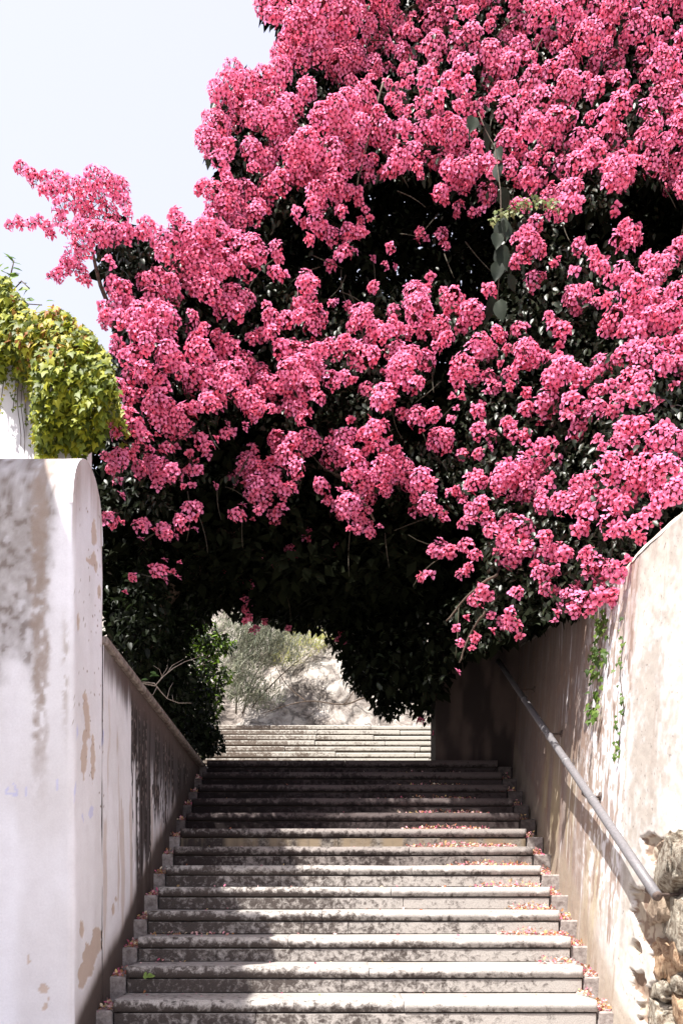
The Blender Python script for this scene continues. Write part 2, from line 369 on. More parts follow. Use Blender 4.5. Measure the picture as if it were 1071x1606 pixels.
def paint_left(Pn):
    x, y, z = Pn.T; px, py = proj(x, np.maximum(y, .5), z)
    u = np.where(y < 4.52, x, y)            # along-wall coordinate
    c = np.tile(WHITE, (len(x), 1))
    front = y < 4.515
    c = lerp(c, np.array((.70, .68, .69)), .6 * sst(.45, .75, fbm(u * 3, z * 1.2, 0, 3)))
    # top weathering of the rounded wall: grey-brown lichen plus painted-in shade, fading downwards
    n1 = fbm(u * 9, z * 6, 0, 11, 5); n2 = fbm(u * 30, z * 26, 0, 12, 4)
    top = front * sst(2.65, 3.2, z + .8 * (n1 - .45)) * sst(-1.42, -1.52, x + .10 * (n1 - .45) - .10 * (z - 3.4))
    c = lerp(c, GREY, np.clip(top * (.80 + .8 * (n2 - .45)), 0, .96))
    c = lerp(c, np.array((.18, .14, .12)), np.clip(top * sst(.58, .76, n2), 0, .6))
    c = lerp(c, WHITE * .8, .7 * top * sst(.66, .80, fbm(u * 14, z * 12, 0, 21, 4)))
    # long brown run under it
    run = front * np.exp(-((px - 62 - 12 * (n1 - .45)) / (12 + 12 * (n2 - .5))) ** 4) * sst(1.75, 2.7, z + .2 * (n1 - .5)) * sst(.36, .52, n2 + .12)
    c = lerp(c, np.array((.33, .265, .225)), np.clip(run * 1.1 * (.55 + 1.2 * (n2 - .35)), 0, .88))
    run2 = front * np.exp(-((px - 103 - 6 * (n1 - .5)) / 5) ** 2) * sst(2.2, 2.7, z) * sst(3.1, 2.8, z) * sst(.4, .55, n2)
    c = lerp(c, np.array((.42, .36, .32)), np.clip(run2 * .8, 0, .7))
    # broad faint stains lower down
    c = lerp(c, np.array((.60, .56, .55)), .45 * sst(2.6, 1.9, z) * front * sst(.52, .72, fbm(u * 2.6, z * .9, 0, 44, 4)))
    # end face: brownish arch edge
    end = (~front) & (y < 5.10)
    topz = 3.60 + .34 * np.sqrt(np.clip(1 - ((y - 4.79) / .29) ** 2, 0, 1))
    ed = end * sst(.42, .02, topz - z + .25 * (streak(y, z, 31) - .5))
    c = lerp(c, np.array((.42, .34, .31)), np.clip(ed * (.4 + .9 * streak(y, z, 32, 30)), 0, .85))
    ed2 = end * sst(5.02, 5.08, y + .03 * (n1 - .5)) * sst(2.2, 3.0, z) * sst(.45, .6, n1)
    c = lerp(c, BEIGE * .8, .6 * ed2)
    # peeled patches showing beige undercoat
    pm = np.zeros(len(x), bool)
    for (X, Yp, rx, ry, an) in [(143, 1500, 12, 30, 12), (153, 1478, 9, 20, 0), (131, 1528, 8, 22, 12), (212, 1262, 4, 34, 2), (207, 1362, 5, 22, 3), (132, 1182, 5, 38, 2), (146, 1190, 4, 34, 0), (136, 1118, 5, 34, -4),
                               (148, 838, 4, 22, 0), (146, 875, 4, 12, 8), (142, 882, 9, 3, 40), (150, 888, 3, 10, 0), (124, 974, 2.5, 14, 0), (155, 925, 3, 12, 0), (68, 1553, 7, 9, 0), (70, 1580, 4, 6, 0), (75, 1568, 2, 3, 0), (128, 1460, 3, 14, 0),
                               (45, 1508, 2, 10, 0), (178, 1425, 2, 9, 0), (182, 1410, 2, 5, 0)]:
        pm |= spot(px, py, X, Yp, rx, ry, an, int(X)) & (y < 5.6)
    specks = (fbm(u * 42, z * 42, 0, 51, 2) > .86) & (z > 2.0) & end
    c = lerp(c, BEIGE * 1.02, pm * .95)
    c[specks] = BROWN
    # faint blue spray marks
    for (X, Yp, rx, ry, an) in [(118, 1238, 1.4, 18, 6), (143, 1277, 3, 11, 8), (161, 1160, 1.5, 16, 4), (90, 1230, 1.4, 10, 0), (10, 1240, 2, 12, 20), (20, 1246, 9, 2.5, 0), (24, 1236, 2, 9, -30), (40, 1244, 1.4, 12, 0), (130, 1282, 1.2, 8, -10), (120, 1150, 1.3, 10, 0)]:
        c = lerp(c, np.array((.45, .48, .86)), .45 * spot(px, py, X, Yp, rx, ry, an, int(X), .7))
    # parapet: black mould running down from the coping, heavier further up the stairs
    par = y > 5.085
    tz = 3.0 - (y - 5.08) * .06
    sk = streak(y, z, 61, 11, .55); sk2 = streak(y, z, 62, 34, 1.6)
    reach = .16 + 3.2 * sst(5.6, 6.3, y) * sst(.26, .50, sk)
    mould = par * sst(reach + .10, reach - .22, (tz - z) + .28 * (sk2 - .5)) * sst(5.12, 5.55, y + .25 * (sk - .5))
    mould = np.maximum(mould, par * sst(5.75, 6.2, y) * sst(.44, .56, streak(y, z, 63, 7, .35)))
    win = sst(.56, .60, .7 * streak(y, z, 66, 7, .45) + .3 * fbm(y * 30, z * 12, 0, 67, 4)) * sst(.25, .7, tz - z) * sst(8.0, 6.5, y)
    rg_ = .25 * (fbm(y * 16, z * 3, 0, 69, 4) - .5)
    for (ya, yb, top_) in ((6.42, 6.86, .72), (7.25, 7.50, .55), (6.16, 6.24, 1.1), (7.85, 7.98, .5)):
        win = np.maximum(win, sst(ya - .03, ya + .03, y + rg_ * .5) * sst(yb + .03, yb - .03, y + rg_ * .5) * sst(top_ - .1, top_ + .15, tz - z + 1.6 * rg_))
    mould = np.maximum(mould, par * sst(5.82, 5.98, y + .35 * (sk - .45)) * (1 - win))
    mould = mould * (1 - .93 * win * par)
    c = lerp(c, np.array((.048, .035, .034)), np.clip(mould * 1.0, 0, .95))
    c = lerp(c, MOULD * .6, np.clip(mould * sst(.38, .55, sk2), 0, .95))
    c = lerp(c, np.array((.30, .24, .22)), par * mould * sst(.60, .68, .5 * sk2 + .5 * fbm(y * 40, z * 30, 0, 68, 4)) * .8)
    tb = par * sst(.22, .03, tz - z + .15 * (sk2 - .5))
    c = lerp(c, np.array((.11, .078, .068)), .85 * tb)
    c = lerp(c, BEIGE * .95, par * .6 * sst(.60, .66, streak(y, z, 64, 9, 1.2)) * (1 - mould))
    # damp foot along the steps
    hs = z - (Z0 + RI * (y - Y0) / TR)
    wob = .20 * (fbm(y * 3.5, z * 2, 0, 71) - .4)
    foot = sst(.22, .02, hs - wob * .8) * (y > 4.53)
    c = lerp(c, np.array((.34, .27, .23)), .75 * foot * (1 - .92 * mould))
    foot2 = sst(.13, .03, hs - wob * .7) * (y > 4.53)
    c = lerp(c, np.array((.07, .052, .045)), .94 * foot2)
    return np.clip(c, .01, .9), pm

def prism_along(path, z0, ztop, nz, zden=None):
    """surface following a plan path (k,2), rising from z0 to ztop(x,y) with nz rows"""
    path = np.asarray(path, float); k = len(path)
    t = np.linspace(0, 1, nz)
    tz = ztop(path[:, 0], path[:, 1])
    Z = z0 + (tz - z0)[:, None] * t[None]
    V = np.stack([np.repeat(path[:, :1], nz, 1), np.repeat(path[:, 1:], nz, 1), Z], -1)
    return V
rw = empty('rounded_garden_wall', (-1.9, 4.79, 0), 'thick white plastered wall with a rounded top and peeling lichen-stained face at the left foot of the stairs', 'wall')
topf = lambda x, y: 3.60 + .34 * np.sqrt(np.clip(1 - ((y - 4.79) / .29) ** 2, 0, 1))
r_ = .035; path = [(x, 4.50) for x in np.concatenate([np.linspace(-5, -2.1, 12)[:-1], np.linspace(-2.1, -1.37 - r_, 74)])]
path += [(-1.37 - r_ + r_ * math.sin(a), 4.50 + r_ - r_ * math.cos(a)) for a in np.linspace(.15, math.pi / 2, 6)]
path += [(-1.37, y) for y in np.linspace(4.55, 5.05, 52)[1:]]
path += [(-1.37 - .02, 5.075), (-1.45, 5.08), (-5, 5.08)]
path = np.array(path); NZ = 360
V = prism_along(path, 0, topf, NZ).reshape(-1, 3)
c, pm = paint_left(V)
# slight hand-trowelled unevenness and recessed peels
nx_ = np.where(V[:, 1] > 4.53, 1., 0.); ny_ = np.where(V[:, 1] < 4.53, -1., 0.)
dd = .012 * (fbm(V[:, 0] * 4 + V[:, 1] * 4, V[:, 2] * 3, 0, 8) - .5) - .004 * pm
V[:, 0] += nx_ * dd * (V[:, 1] < 5.07); V[:, 1] += ny_ * dd
link('plaster_face', fmesh('plaster_face', V, grid_faces(len(path), NZ), M['plaster'], c, True), rw)
th = np.linspace(0, math.pi, 26); xs = np.concatenate([np.linspace(-5, -2.1, 12)[:-1], np.linspace(-2.1, -1.372, 60)])
V = np.array([[(x, 4.79 - .29 * math.cos(a), 3.60 + .34 * math.sin(a)) for a in th] for x in xs]).reshape(-1, 3)
c, _ = paint_left(np.stack([V[:, 0], np.full(len(V), 4.5), V[:, 2]], -1))
link('rounded_top', fmesh('rounded_top', V, grid_faces(len(xs), len(th)), M['plaster'], c, True), rw)

pw = empty('parapet_wall', (-1.52, 6.9, 2.5), 'low plaster parapet streaked with black mould, left of the stairs beyond the rounded wall', 'wall')
ys = np.linspace(5.07, 8.95, 300); NZ = 190
zt = lambda y: 3.02 - (y - 5.08) * .058
Yg, Tg = np.meshgrid(ys, np.linspace(0, 1, NZ), indexing='ij')
zb = Z0 + RI * (Yg - Y0) / TR - .45
Zg = zb + (zt(Yg) - zb) * Tg
V = np.stack([xl(Yg) + .0 * Yg, Yg, Zg], -1).reshape(-1, 3); c, pm = paint_left(V)
V[:, 0] += .012 * (fbm(V[:, 1] * 4, V[:, 2] * 3, 0, 9) - .5) - .003 * pm
link('plaster_face', fmesh('plaster_face', V, grid_faces(len(ys), NZ), M['plaster'], c, True), pw)
mb = MB(); mb.box(-1.70, -1.40, 5.10, 8.94, .5, 2.80); link('wall_core', mb.mesh('wall_core', M['block']), pw)
cy = [5.082, 6.0, 6.95, 7.9, 8.98]
for a, b_ in zip(cy[:-1], cy[1:]):
    mb = MB(); mb.box(-1.74, -1.345, 0, b_ - a - .004, 0, .055, .012); me = mb.mesh('coping_stone', M['coping'])
    o = link('coping_stone', me, pw, loc=Vector((0, a, zt(a) + .002)) - pw.location, rot=(math.atan(-.058), 0, 0))

# right wall: inner face bends slightly outward near the camera; broken plaster near its foot shows rubble
DMG = [(1100, 1318), (1060, 1322), (1018, 1308), (1006, 1322), (1012, 1345), (1024, 1362), (1030, 1385), (1012, 1395), (990, 1392), (986, 1425), (1000, 1465), (1020, 1500), (1028, 1540), (1018, 1552), (1002, 1528), (985, 1524), (988, 1542), (1000, 1560), (1004, 1590), (1010, 1640), (1010, 1760), (1300, 1760), (1300, 1318)]
def right_x(y, z):
    flare = np.where(y < 4.95, .09 * (4.95 - y) + .07 * np.maximum(0, 4.95 - y) ** 2, 0)
    return xr(y) + .060 * (z - .9) + flare
def paint_right(Pn):
    x, y, z = Pn.T; px, py = proj(x, y, z)
    jag = 9 * (fbm(px * .13, py * .13, 0, 5, 4) - .5) * 2; jag2 = 9 * (fbm(px * .13, py * .13, 0, 6, 4) - .5) * 2
    dm = in_poly(px + jag, py + jag2, DMG) & (y < 5)
    sk = streak(y, z, 81, 9, .5); sk2 = streak(y, z, 82, 32, 1.3); n2 = fbm(y * 24, z * 20, 0, 83, 4); nb = fbm(y * 3, z * 2.2, 0, 84, 4)
    c = np.tile(CREAM, (len(x), 1))
    c = lerp(c, WHITE * .86, sst(.4, .6, nb) * .8)
    near = sst(4.98, 4.86, y + .05 * (nb - .5))            # lighter, cleaner stretch near the camera
    dirt_shade = (1 - near)
    c = lerp(c, np.array((.45, .395, .355)), np.clip(dirt_shade * (.62 + 1.4 * (sk - .40)), 0, .95))
    c = lerp(c, BROWN * 1.1, np.clip(dirt_shade * sst(5.0, 5.9, y) * (.62 + 1.8 * (sk2 - .42)), 0, .93))
    c = lerp(c, np.array((.20, .155, .14)), np.clip(dirt_shade * sst(5.5, 6.3, y + .5 * (sk - .5)) * .85, 0, .9) * .8)  # far stretch also darkened in colour for the blossom's shade
    # white flakes left of old paint
    hs = z - (Z0 + RI * (y - Y0) / TR)
    fl = dirt_shade * (sst(.50, .56, .55 * n2 + .45 * sk2 + .04 * sst(6.2, 5.0, y)) * sst(6.3, 5.5, y)) * sst(.1, .5, hs)
    c = lerp(c, WHITE * .98, np.clip(fl, 0, .92))
    c = lerp(c, WHITE * .9, np.clip((1 - fl) * sst(.66, .74, sk2) * (y > 5.4) * sst(8, 6, y), 0, .7))
    c = lerp(c, OCHRE, np.clip(.55 * sst(.5, .7, streak(y, z, 85, 6, .6)) * sst(1.2, .2, hs) * sst(4.75, 5.1, y) * (y < 7.5), 0, .6))
    # stained top edge of the wall and brown run at the bend
    tz = 3.50; c = lerp(c, np.array((.45, .38, .33)), np.clip(sst(.5, .0, tz - z + .3 * (nb - .5)) * .55 * near, 0, .6))
    c = lerp(c, np.array((.36, .26, .23)), np.clip(dirt_shade * sst(5.5, 4.98, y) * sst(2.7, 3.1, z + .3 * (sk - .5)) * .8, 0, .8))
    c = lerp(c, np.array((.50, .45, .42)), np.clip(near * .35 * sst(.55, .75, streak(y, z, 87, 5, .8)), 0, .5))
    c = lerp(c, BROWN, np.clip(dirt_shade * sst(.57, .66, fbm(y * 16, z * 5, 0, 89, 5)) * .8, 0, .8))
    c = lerp(c, np.array((.38, .34, .30)), near * np.clip(.85 * sst(.30, .68, .6 * nb + .4 * n2) + .12, 0, .92))
    c = lerp(c, np.array((.30, .25, .22)), near * .55 * sst(.60, .72, streak(y, z, 95, 12, .7)) * sst(1.6, 3.0, z))
    spk = (fbm(y * 60, z * 60, 0, 88, 2) > .84) & (y < 5)
    c[spk] = c[spk] * .55
    foot = sst(.12, .02, hs - .12 * (nb - .4)); c = lerp(c, np.array((.34, .28, .22)), .7 * foot)
    # broken area: mortar; small bruises near it
    for (X, Yp, rx, ry) in [(996, 1488, 9, 12), (1001, 1534, 10, 8)]:
        dm |= spot(px, py, X, Yp, rx, ry, 0, 9)
    c = lerp(c, np.array((.22, .15, .11)), dm * .95)
    c = lerp(c, np.array((.46, .40, .32)), dm * sst(.5, .62, n2) * .8)
    c = lerp(c, np.array((.17, .11, .08)), dm * sst(.42, .3, nb) * .7)
    return np.clip(c, .01, .9), dm
gw = empty('right_plaster_wall', (1.9, 6.2, 0), 'battered cream plaster wall with flaking streaks and broken plaster showing rubble, right of the stairs', 'wall')
ys = np.concatenate([np.linspace(2.2, 3.5, 12)[:-1], np.linspace(3.5, 5.6, 340)[:-1], np.linspace(5.6, 9.2, 170)])
NZ = 480; Yg, Tg = np.meshgrid(ys, np.linspace(0, 1, NZ), indexing='ij')
zb = np.maximum(0, Z0 + RI * (Yg - Y0) / TR - .5); ztop_r = 3.50 + .0 * Yg + .17 * np.maximum(0, Yg - 5.5)
Zg = zb + (ztop_r - zb) * Tg
V = np.stack([right_x(Yg, Zg), Yg, Zg], -1).reshape(-1, 3); c, dm = paint_right(V)
rel = .02 * (fbm(V[:, 1] * 3, V[:, 2] * 2, 0, 19) - .5) + .004 * (fbm(V[:, 1] * 20, V[:, 2] * 20, 0, 20) - .5)
V[:, 0] -= rel
dmf = dm.reshape(len(ys), NZ).astype(float)
for _ in range(3): dmf[1:-1, 1:-1] = (dmf[1:-1, 1:-1] * 2 + dmf[2:, 1:-1] + dmf[:-2, 1:-1] + dmf[1:-1, 2:] + dmf[1:-1, :-2]) / 6
dmf = dmf.ravel()
V[:, 0] += dmf * (.022 + .03 * fbm(V[:, 1] * 14, V[:, 2] * 14, 0, 23))
link('plaster_face', fmesh('plaster_face', V, grid_faces(len(ys), NZ), M['plaster'], c, True), gw)
# rounded shoulder and top of the right wall
th = np.linspace(0, math.pi / 2, 7); ys2 = np.linspace(2.2, 9.2, 120); Vt = []
for y in ys2:
    zt_ = 3.50 + .17 * max(0, y - 5.5); x0 = float(right_x(np.array(y), np.array(zt_)))
    row = [(x0 + .06 * (1 - math.cos(a)), y, zt_ + .05 * math.sin(a) + .006 * (random.random() - .5)) for a in th] + [(x0 + .55, y, zt_ + .04)]
    Vt.append(row)
Vt = np.array(Vt); V = Vt.reshape(-1, 3)
c = np.tile(np.array((.60, .53, .46)), (len(V), 1)); c = lerp(c, np.array((.35, .29, .25)), sst(.45, .6, fbm(V[:, 1] * 6, V[:, 0] * 6, 0, 3)))
link('wall_top', fmesh('wall_top', V, grid_faces(len(ys2), 8), M['plaster'], c, True), gw)
mb = MB(); mb.box(1.95, 2.32, 2.2, 9.2, 0, 3.45); link('wall_core', mb.mesh('wall_core', M['mortar']), gw)

def boulder(name, mat, c, size, rot, seed, sub=3, rough=.22):
    import bmesh
    bm = bmesh.new(); bmesh.ops.create_icosphere(bm, subdivisions=sub, radius=1)
    A = np.array([v.co[:] for v in bm.verts])
    r = 1 + rough * (fbm(A[:, 0] * 1.9 + seed, A[:, 1] * 1.9, A[:, 2] * 1.9, seed, 4) - .5) * 2 + .16 * (fbm(A[:, 0] * 9 + seed, A[:, 1] * 9, A[:, 2] * 9, seed, 3) - .5)
    A = np.sign(A) * np.abs(A) ** .5 * r[:, None]
    for v, a in zip(bm.verts, A): v.co = a
    me = bpy.data.meshes.new(name); bm.to_mesh(me); bm.free()
    me.polygons.foreach_set('use_smooth', np.ones(len(me.polygons), bool)); me.materials.append(mat)
    return me
for i, (px, py, rx, ry, mt, out) in enumerate([(1048, 1372, 40, 32, 'stone_pale', .02), (1062, 1440, 42, 34, 'stone_pale', .02), (1030, 1425, 20, 22, 'mortar', .0), (1066, 1500, 26, 24, 'stone_orange', .01),
                                   (1036, 1508, 22, 24, 'stone_orange', .0), (1060, 1540, 20, 16, 'stone_pale', .0), (1034, 1556, 20, 14, 'stone_pale', .0), (1068, 1590, 24, 22, 'stone_orange', .0), (1030, 1592, 20, 18, 'stone_pale', .0), (1045, 1335, 26, 12, 'mortar', .0)]):
    # meet the sight line with the wall surface
    lo, hi = 2.4, 5.0
    for _ in range(40):
        d = (lo + hi) / 2; p = P(px, py, d)
        if p[0] < float(right_x(np.array(d), np.array(p[2]))): lo = d
        else: hi = d
    s = d / F * rx * 1.25; me = boulder('rubble_stone', M[mt], None, None, None, i + 3, sub=4, rough=.4)
    nrm = np.array((-.97, -.22, 0)); p = p - nrm * (.058 - out)
    link('rubble_stone', me, gw, loc=Vector(p) - gw.location, rot=((i * 37 % 10 - 5) * .06, 0, -.2), scl=(.075, s * 2.1, d / F * ry * 1.28))
ret = empty('return_pier', (1.4, 9.1, 2.88), 'plaster pier, painted dark for shade, narrowing the top of the stairs on the right', 'pier')
xs = np.linspace(1.02, 2.3, 40); zs = np.linspace(2.5, 4.35, 60); X, Z = np.meshgrid(xs, zs, indexing='ij')
V = np.stack([X, 9.0 + 0 * X + .01 * fbm(X * 5, Z * 5, 0, 1), Z], -1).reshape(-1, 3); c = np.tile(np.array((.085, .062, .055)), (len(V), 1)); c = lerp(c, MOULD * .8, sst(.4, .65, fbm(V[:, 0] * 9, V[:, 2] * 2, 0, 91)))  # face darkened in colour for shade
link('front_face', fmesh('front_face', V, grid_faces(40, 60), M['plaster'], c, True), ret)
mb = MB(); mb.box(1.022, 2.3, 9.014, 9.5, 2.5, 4.345); link('pier_body', mb.mesh('pier_body', M['dirt_shade']), ret)  # dark side colour stands in for shade

# tall white wall at the left, behind the rounded one (creeper hangs over it)
tw = empty('tall_white_wall', (-4, 5.9, 0), 'tall white wall draped with creeper behind the rounded wall at the left', 'wall')
xs = np.linspace(-7, -1.72, 200); zs = np.linspace(0, 5.15, 200); X, Z = np.meshgrid(xs, zs, indexing='ij')
V = np.stack([X, 5.75 + .01 * fbm(X * 4, Z * 4, 0, 2), Z], -1).reshape(-1, 3); c = np.tile(WHITE, (len(V), 1))
c = lerp(c, np.array((.25, .20, .19)), .85 * sst(.60, .66, streak(V[:, 0], V[:, 2], 93, 26, 1.2)) * sst(3.9, 5.0, V[:, 2]))
link('plaster_face', fmesh('plaster_face', V, grid_faces(200, 200), M['plaster'], c, True), tw)
mb = MB(); mb.box(-7, -1.725, 5.765, 6.1, 0, 5.15); link('wall_body', mb.mesh('wall_body', M['house']), tw)
# unseen house block at the left, inferred and cut narrow to shade the lower left
hb = empty('unseen_shadow_house', (-4.6, 2.6, 0), 'unseen white house block left of the stair foot, shaped for its shadow', 'house')
mb = MB(); mb.box(-6.5, -2.60, 1.3, 4.38, 0, 6.52); link('wall', mb.mesh('wall', M['house']), hb)
mb = MB(); mb.box(-6.6, -2.54, 1.2, 4.42, 6.522, 6.62); link('roof', mb.mesh('roof', M['coping']), hb)

# ------------------------------------------------------------------ handrail
hr = empty('handrail', (1.6, 6.2, 2.6), 'grey steel tube handrail running up the right plaster wall', 'handrail')
def rail_pt(y): return np.array((1.500 + .030 * (y - 4.07), y, 1.56 + .492 * (y - 4.07)))
mb = MB(); mb.tube([rail_pt(y) for y in np.linspace(4.07, 8.85, 12)], .0255, 20); link('tube', mb.mesh('tube', M['steel'], True), hr)
for yy, L in ((5.86, .05), (6.4, .035), (5.2, .03), (7.4, .04)):
    mb = MB(); a, b_ = rail_pt(yy), rail_pt(yy + L); mb.tube([a, b_], .0285, 20); link('collar', mb.mesh('collar', M['steel'], True), hr)
mb = MB(); mb.tube([rail_pt(4.058), rail_pt(4.075)], .0225, 16); link('end_cap', mb.mesh('end_cap', M['iron'], True), hr)
for yy in (4.22, 5.45, 6.7, 8.0):
    p = rail_pt(yy); wx = float(right_x(np.array(yy), np.array(p[2] - .05)))
    mb = MB(); mb.tube([p + (0, 0, -.022), p + (.0, 0, -.052), p + (.025, 0, -.072), (wx + .06, yy, p[2] - .068)], .009, 8)
    mb.tube([(wx - .012, yy, p[2] - .068), (wx + .05, yy, p[2] - .068)], .028, 12)
    link('bracket', mb.mesh('bracket', M['iron'], True), hr)

# ------------------------------------------------------------------ leaves and flowers as numpy templates
def rand_rot(n, rng=RNG):
    q = rng.normal(size=(n, 4)); q /= np.linalg.norm(q, axis=1)[:, None]; w, x, y, z = q.T
    return np.stack([np.stack([1 - 2 * (y * y + z * z), 2 * (x * y - w * z), 2 * (x * z + w * y)], -1),
                     np.stack([2 * (x * y + w * z), 1 - 2 * (x * x + z * z), 2 * (y * z - w * x)], -1),
                     np.stack([2 * (x * z - w * y), 2 * (y * z + w * x), 1 - 2 * (x * x + y * y)], -1)], -2)
def frame(nrm, rng=RNG, updir=None):
    """rotation matrices whose z axis is nrm; x axis = updir projected, else random"""
    nrm = nrm / (np.linalg.norm(nrm, axis=1)[:, None] + 1e-9)
    a = rng.normal(size=nrm.shape) if updir is None else np.broadcast_to(updir, nrm.shape) + rng.normal(size=nrm.shape) * .35
    x = a - (a * nrm).sum(1)[:, None] * nrm; x /= np.linalg.norm(x, axis=1)[:, None] + 1e-9
    y = np.cross(nrm, x); return np.stack([x, y, nrm], -1)
def scatter(T, Fc, pos, R, scl):
    n = len(pos); k = len(T)
    V = np.einsum('nij,kj->nki', R, T) * np.asarray(scl).reshape(-1, 1, 1) + pos[:, None, :]
    Q = (Fc[None] + (np.arange(n) * k)[:, None, None]).reshape(-1, Fc.shape[1])
    return V.reshape(-1, 3), Q
# ovate leaf, x = length
LEAF = np.array([(0, 0, 0), (.30, .24, .06), (.30, -.24, .06), (.32, 0, -.01), (.68, .19, .03), (.68, -.19, .03), (.70, 0, -.03), (1, 0, -.12)])
LF = np.array([(0, 3, 1, 1), (0, 2, 3, 3), (3, 6, 4, 1), (2, 5, 6, 3), (6, 7, 4, 4), (5, 7, 6, 6)])
LFT = np.array([(0, 3, 1), (0, 2, 3), (3, 6, 4), (3, 4, 1), (2, 5, 6), (2, 6, 3), (6, 7, 4), (5, 7, 6)])
LEAF2 = np.array([(0, 0, 0), (.45, .27, .07), (.45, -.27, .07), (1, 0, -.08), (.5, 0, -.02)]); LF2 = np.array([(0, 4, 1), (0, 2, 4), (1, 4, 3), (4, 2, 3)])
# lobed creeper leaf (ivy / boston ivy)
a_ = np.radians([180, 140, 105, 72, 45, 22, 0, -22, -45, -72, -105, -140]); rr = np.array([.12, .5, .42, .62, .42, .55, 1.0, .55, .42, .62, .42, .5])
IVY = np.concatenate([[(.28, 0, .05)], np.stack([.28 + rr * .72 * np.cos(a_), rr * .72 * np.sin(a_), -.10 * rr ** 2], -1)])
IF = np.array([(0, 1 + (i + 1) % 12, 1 + i) for i in range(12)])

def flower_arrays(n_f, pos, R, L, rng):
    bract = np.array([(.06, 0, .02), (.40, .42, .20), (.40, -.42, .20), (.45, 0, .12), (.74, .31, .27), (.74, -.31, .27), (1.08, 0, .20)])
    bf = np.array([(0, 3, 1), (0, 2, 3), (3, 4, 1), (3, 6, 4), (2, 5, 3), (3, 5, 6)])
    Vs, Fs, Cw = [], [], []
    k = 0
    for i in range(3):
        a = 2 * math.pi * i / 3; ca, sa = math.cos(a), math.sin(a)
        r = bract @ np.array([(ca, sa, 0), (-sa, ca, 0), (0, 0, 1)])
        Vs.append(r); Fs.append(bf + k); k += len(bract); Cw += [0, .55, .55, .42, 1, 1, 1.1]
    tubeV = np.array([(.16 * math.cos(a), .16 * math.sin(a), z) for z, rs in ((0.03, 1), (.25, 1)) for a in np.radians([0, 120, 240])]); tubeV[3:, :2] *= 1.15
    Vs.append(tubeV); Fs.append(np.array([(0, 1, 4), (0, 4, 3), (1, 2, 5), (1, 5, 4), (2, 0, 3), (2, 3, 5), (3, 4, 5)]) + k); Cw += [-1] * 6
    T = np.concatenate(Vs); Fc = np.concatenate(Fs); Cw = np.array(Cw)
    V, Q = scatter(T, Fc, pos, R, L)
    hue = rng.random(n_f)
    base = np.array((.96, .165, .275)) * (1 - hue[:, None]) + np.array((.96, .30, .56)) * hue[:, None]
    base = base * (.86 + .22 * rng.random(n_f))[:, None]
    deep = np.array((.45, .02, .06)); pale = np.array((.95, .55, .74)); tube = np.array((.09, .006, .015))
    C = np.empty((n_f, len(T), 3))
    for j, w in enumerate(Cw):
        if w < 0: C[:, j] = tube
        elif w <= .5: C[:, j] = deep * .2 + base * .8 if w > .1 else deep
        elif w <= 1: C[:, j] = base
        else: C[:, j] = base * .6 + pale * .4
    return V, Q, np.clip(C.reshape(-1, 3), 0, .92)
def cluster_arrays(r, rng, L=.0335):
    n = max(1, int(2.9 * math.pi * r * r / (.0445 ** 2 * .78)))
    if r < .03: n = rng.integers(1, 4)
    # points on a lumpy ball, thinner behind and below
    d = rng.normal(size=(n * 3, 3)); d /= np.linalg.norm(d, axis=1)[:, None]
    keep = rng.random(len(d)) < np.clip(.75 - .55 * d[:, 1] + .3 * d[:, 2], .05, 1); d = d[keep][:n * 2]
    # relax to even spacing
    sel = [0]
    for i in range(1, len(d)):
        if r < .03 or min(np.linalg.norm(d[i] - d[j]) for j in sel) * r > .038: sel.append(i)
        if len(sel) >= n: break
    d = d[sel]; n = len(d)
    ax = 1 + rng.uniform(-.18, .18, 3)
    lump = 1 + .38 * (fbm(d[:, 0] * 1.7 + rng.random() * 50, d[:, 1] * 1.7, d[:, 2] * 1.7, 3, 2) - .5) * 2
    pos = d * ax * max(r - .016, r * .45) * lump[:, None]
    nrm = d + np.array((-.10, -.35, .25)) + rng.normal(size=d.shape) * .20
    R = frame(nrm, rng)
    V, Q, C = flower_arrays(n, pos, R, L * rng.uniform(.88, 1.12, n), rng)
    b0 = np.arange(n) * 27; c0 = np.full(n, len(V))      # thin stalks to the middle of the truss
    st = np.concatenate([np.stack([c0, b0, b0 + 7], -1), np.stack([c0, b0 + 7, b0 + 14], -1), np.stack([c0, b0 + 14, b0 + 21], -1)])
    return np.concatenate([V, [(0, .3 * r, -.2 * r)]]), np.concatenate([Q, st]), np.concatenate([C, [(.03, .05, .01)]])

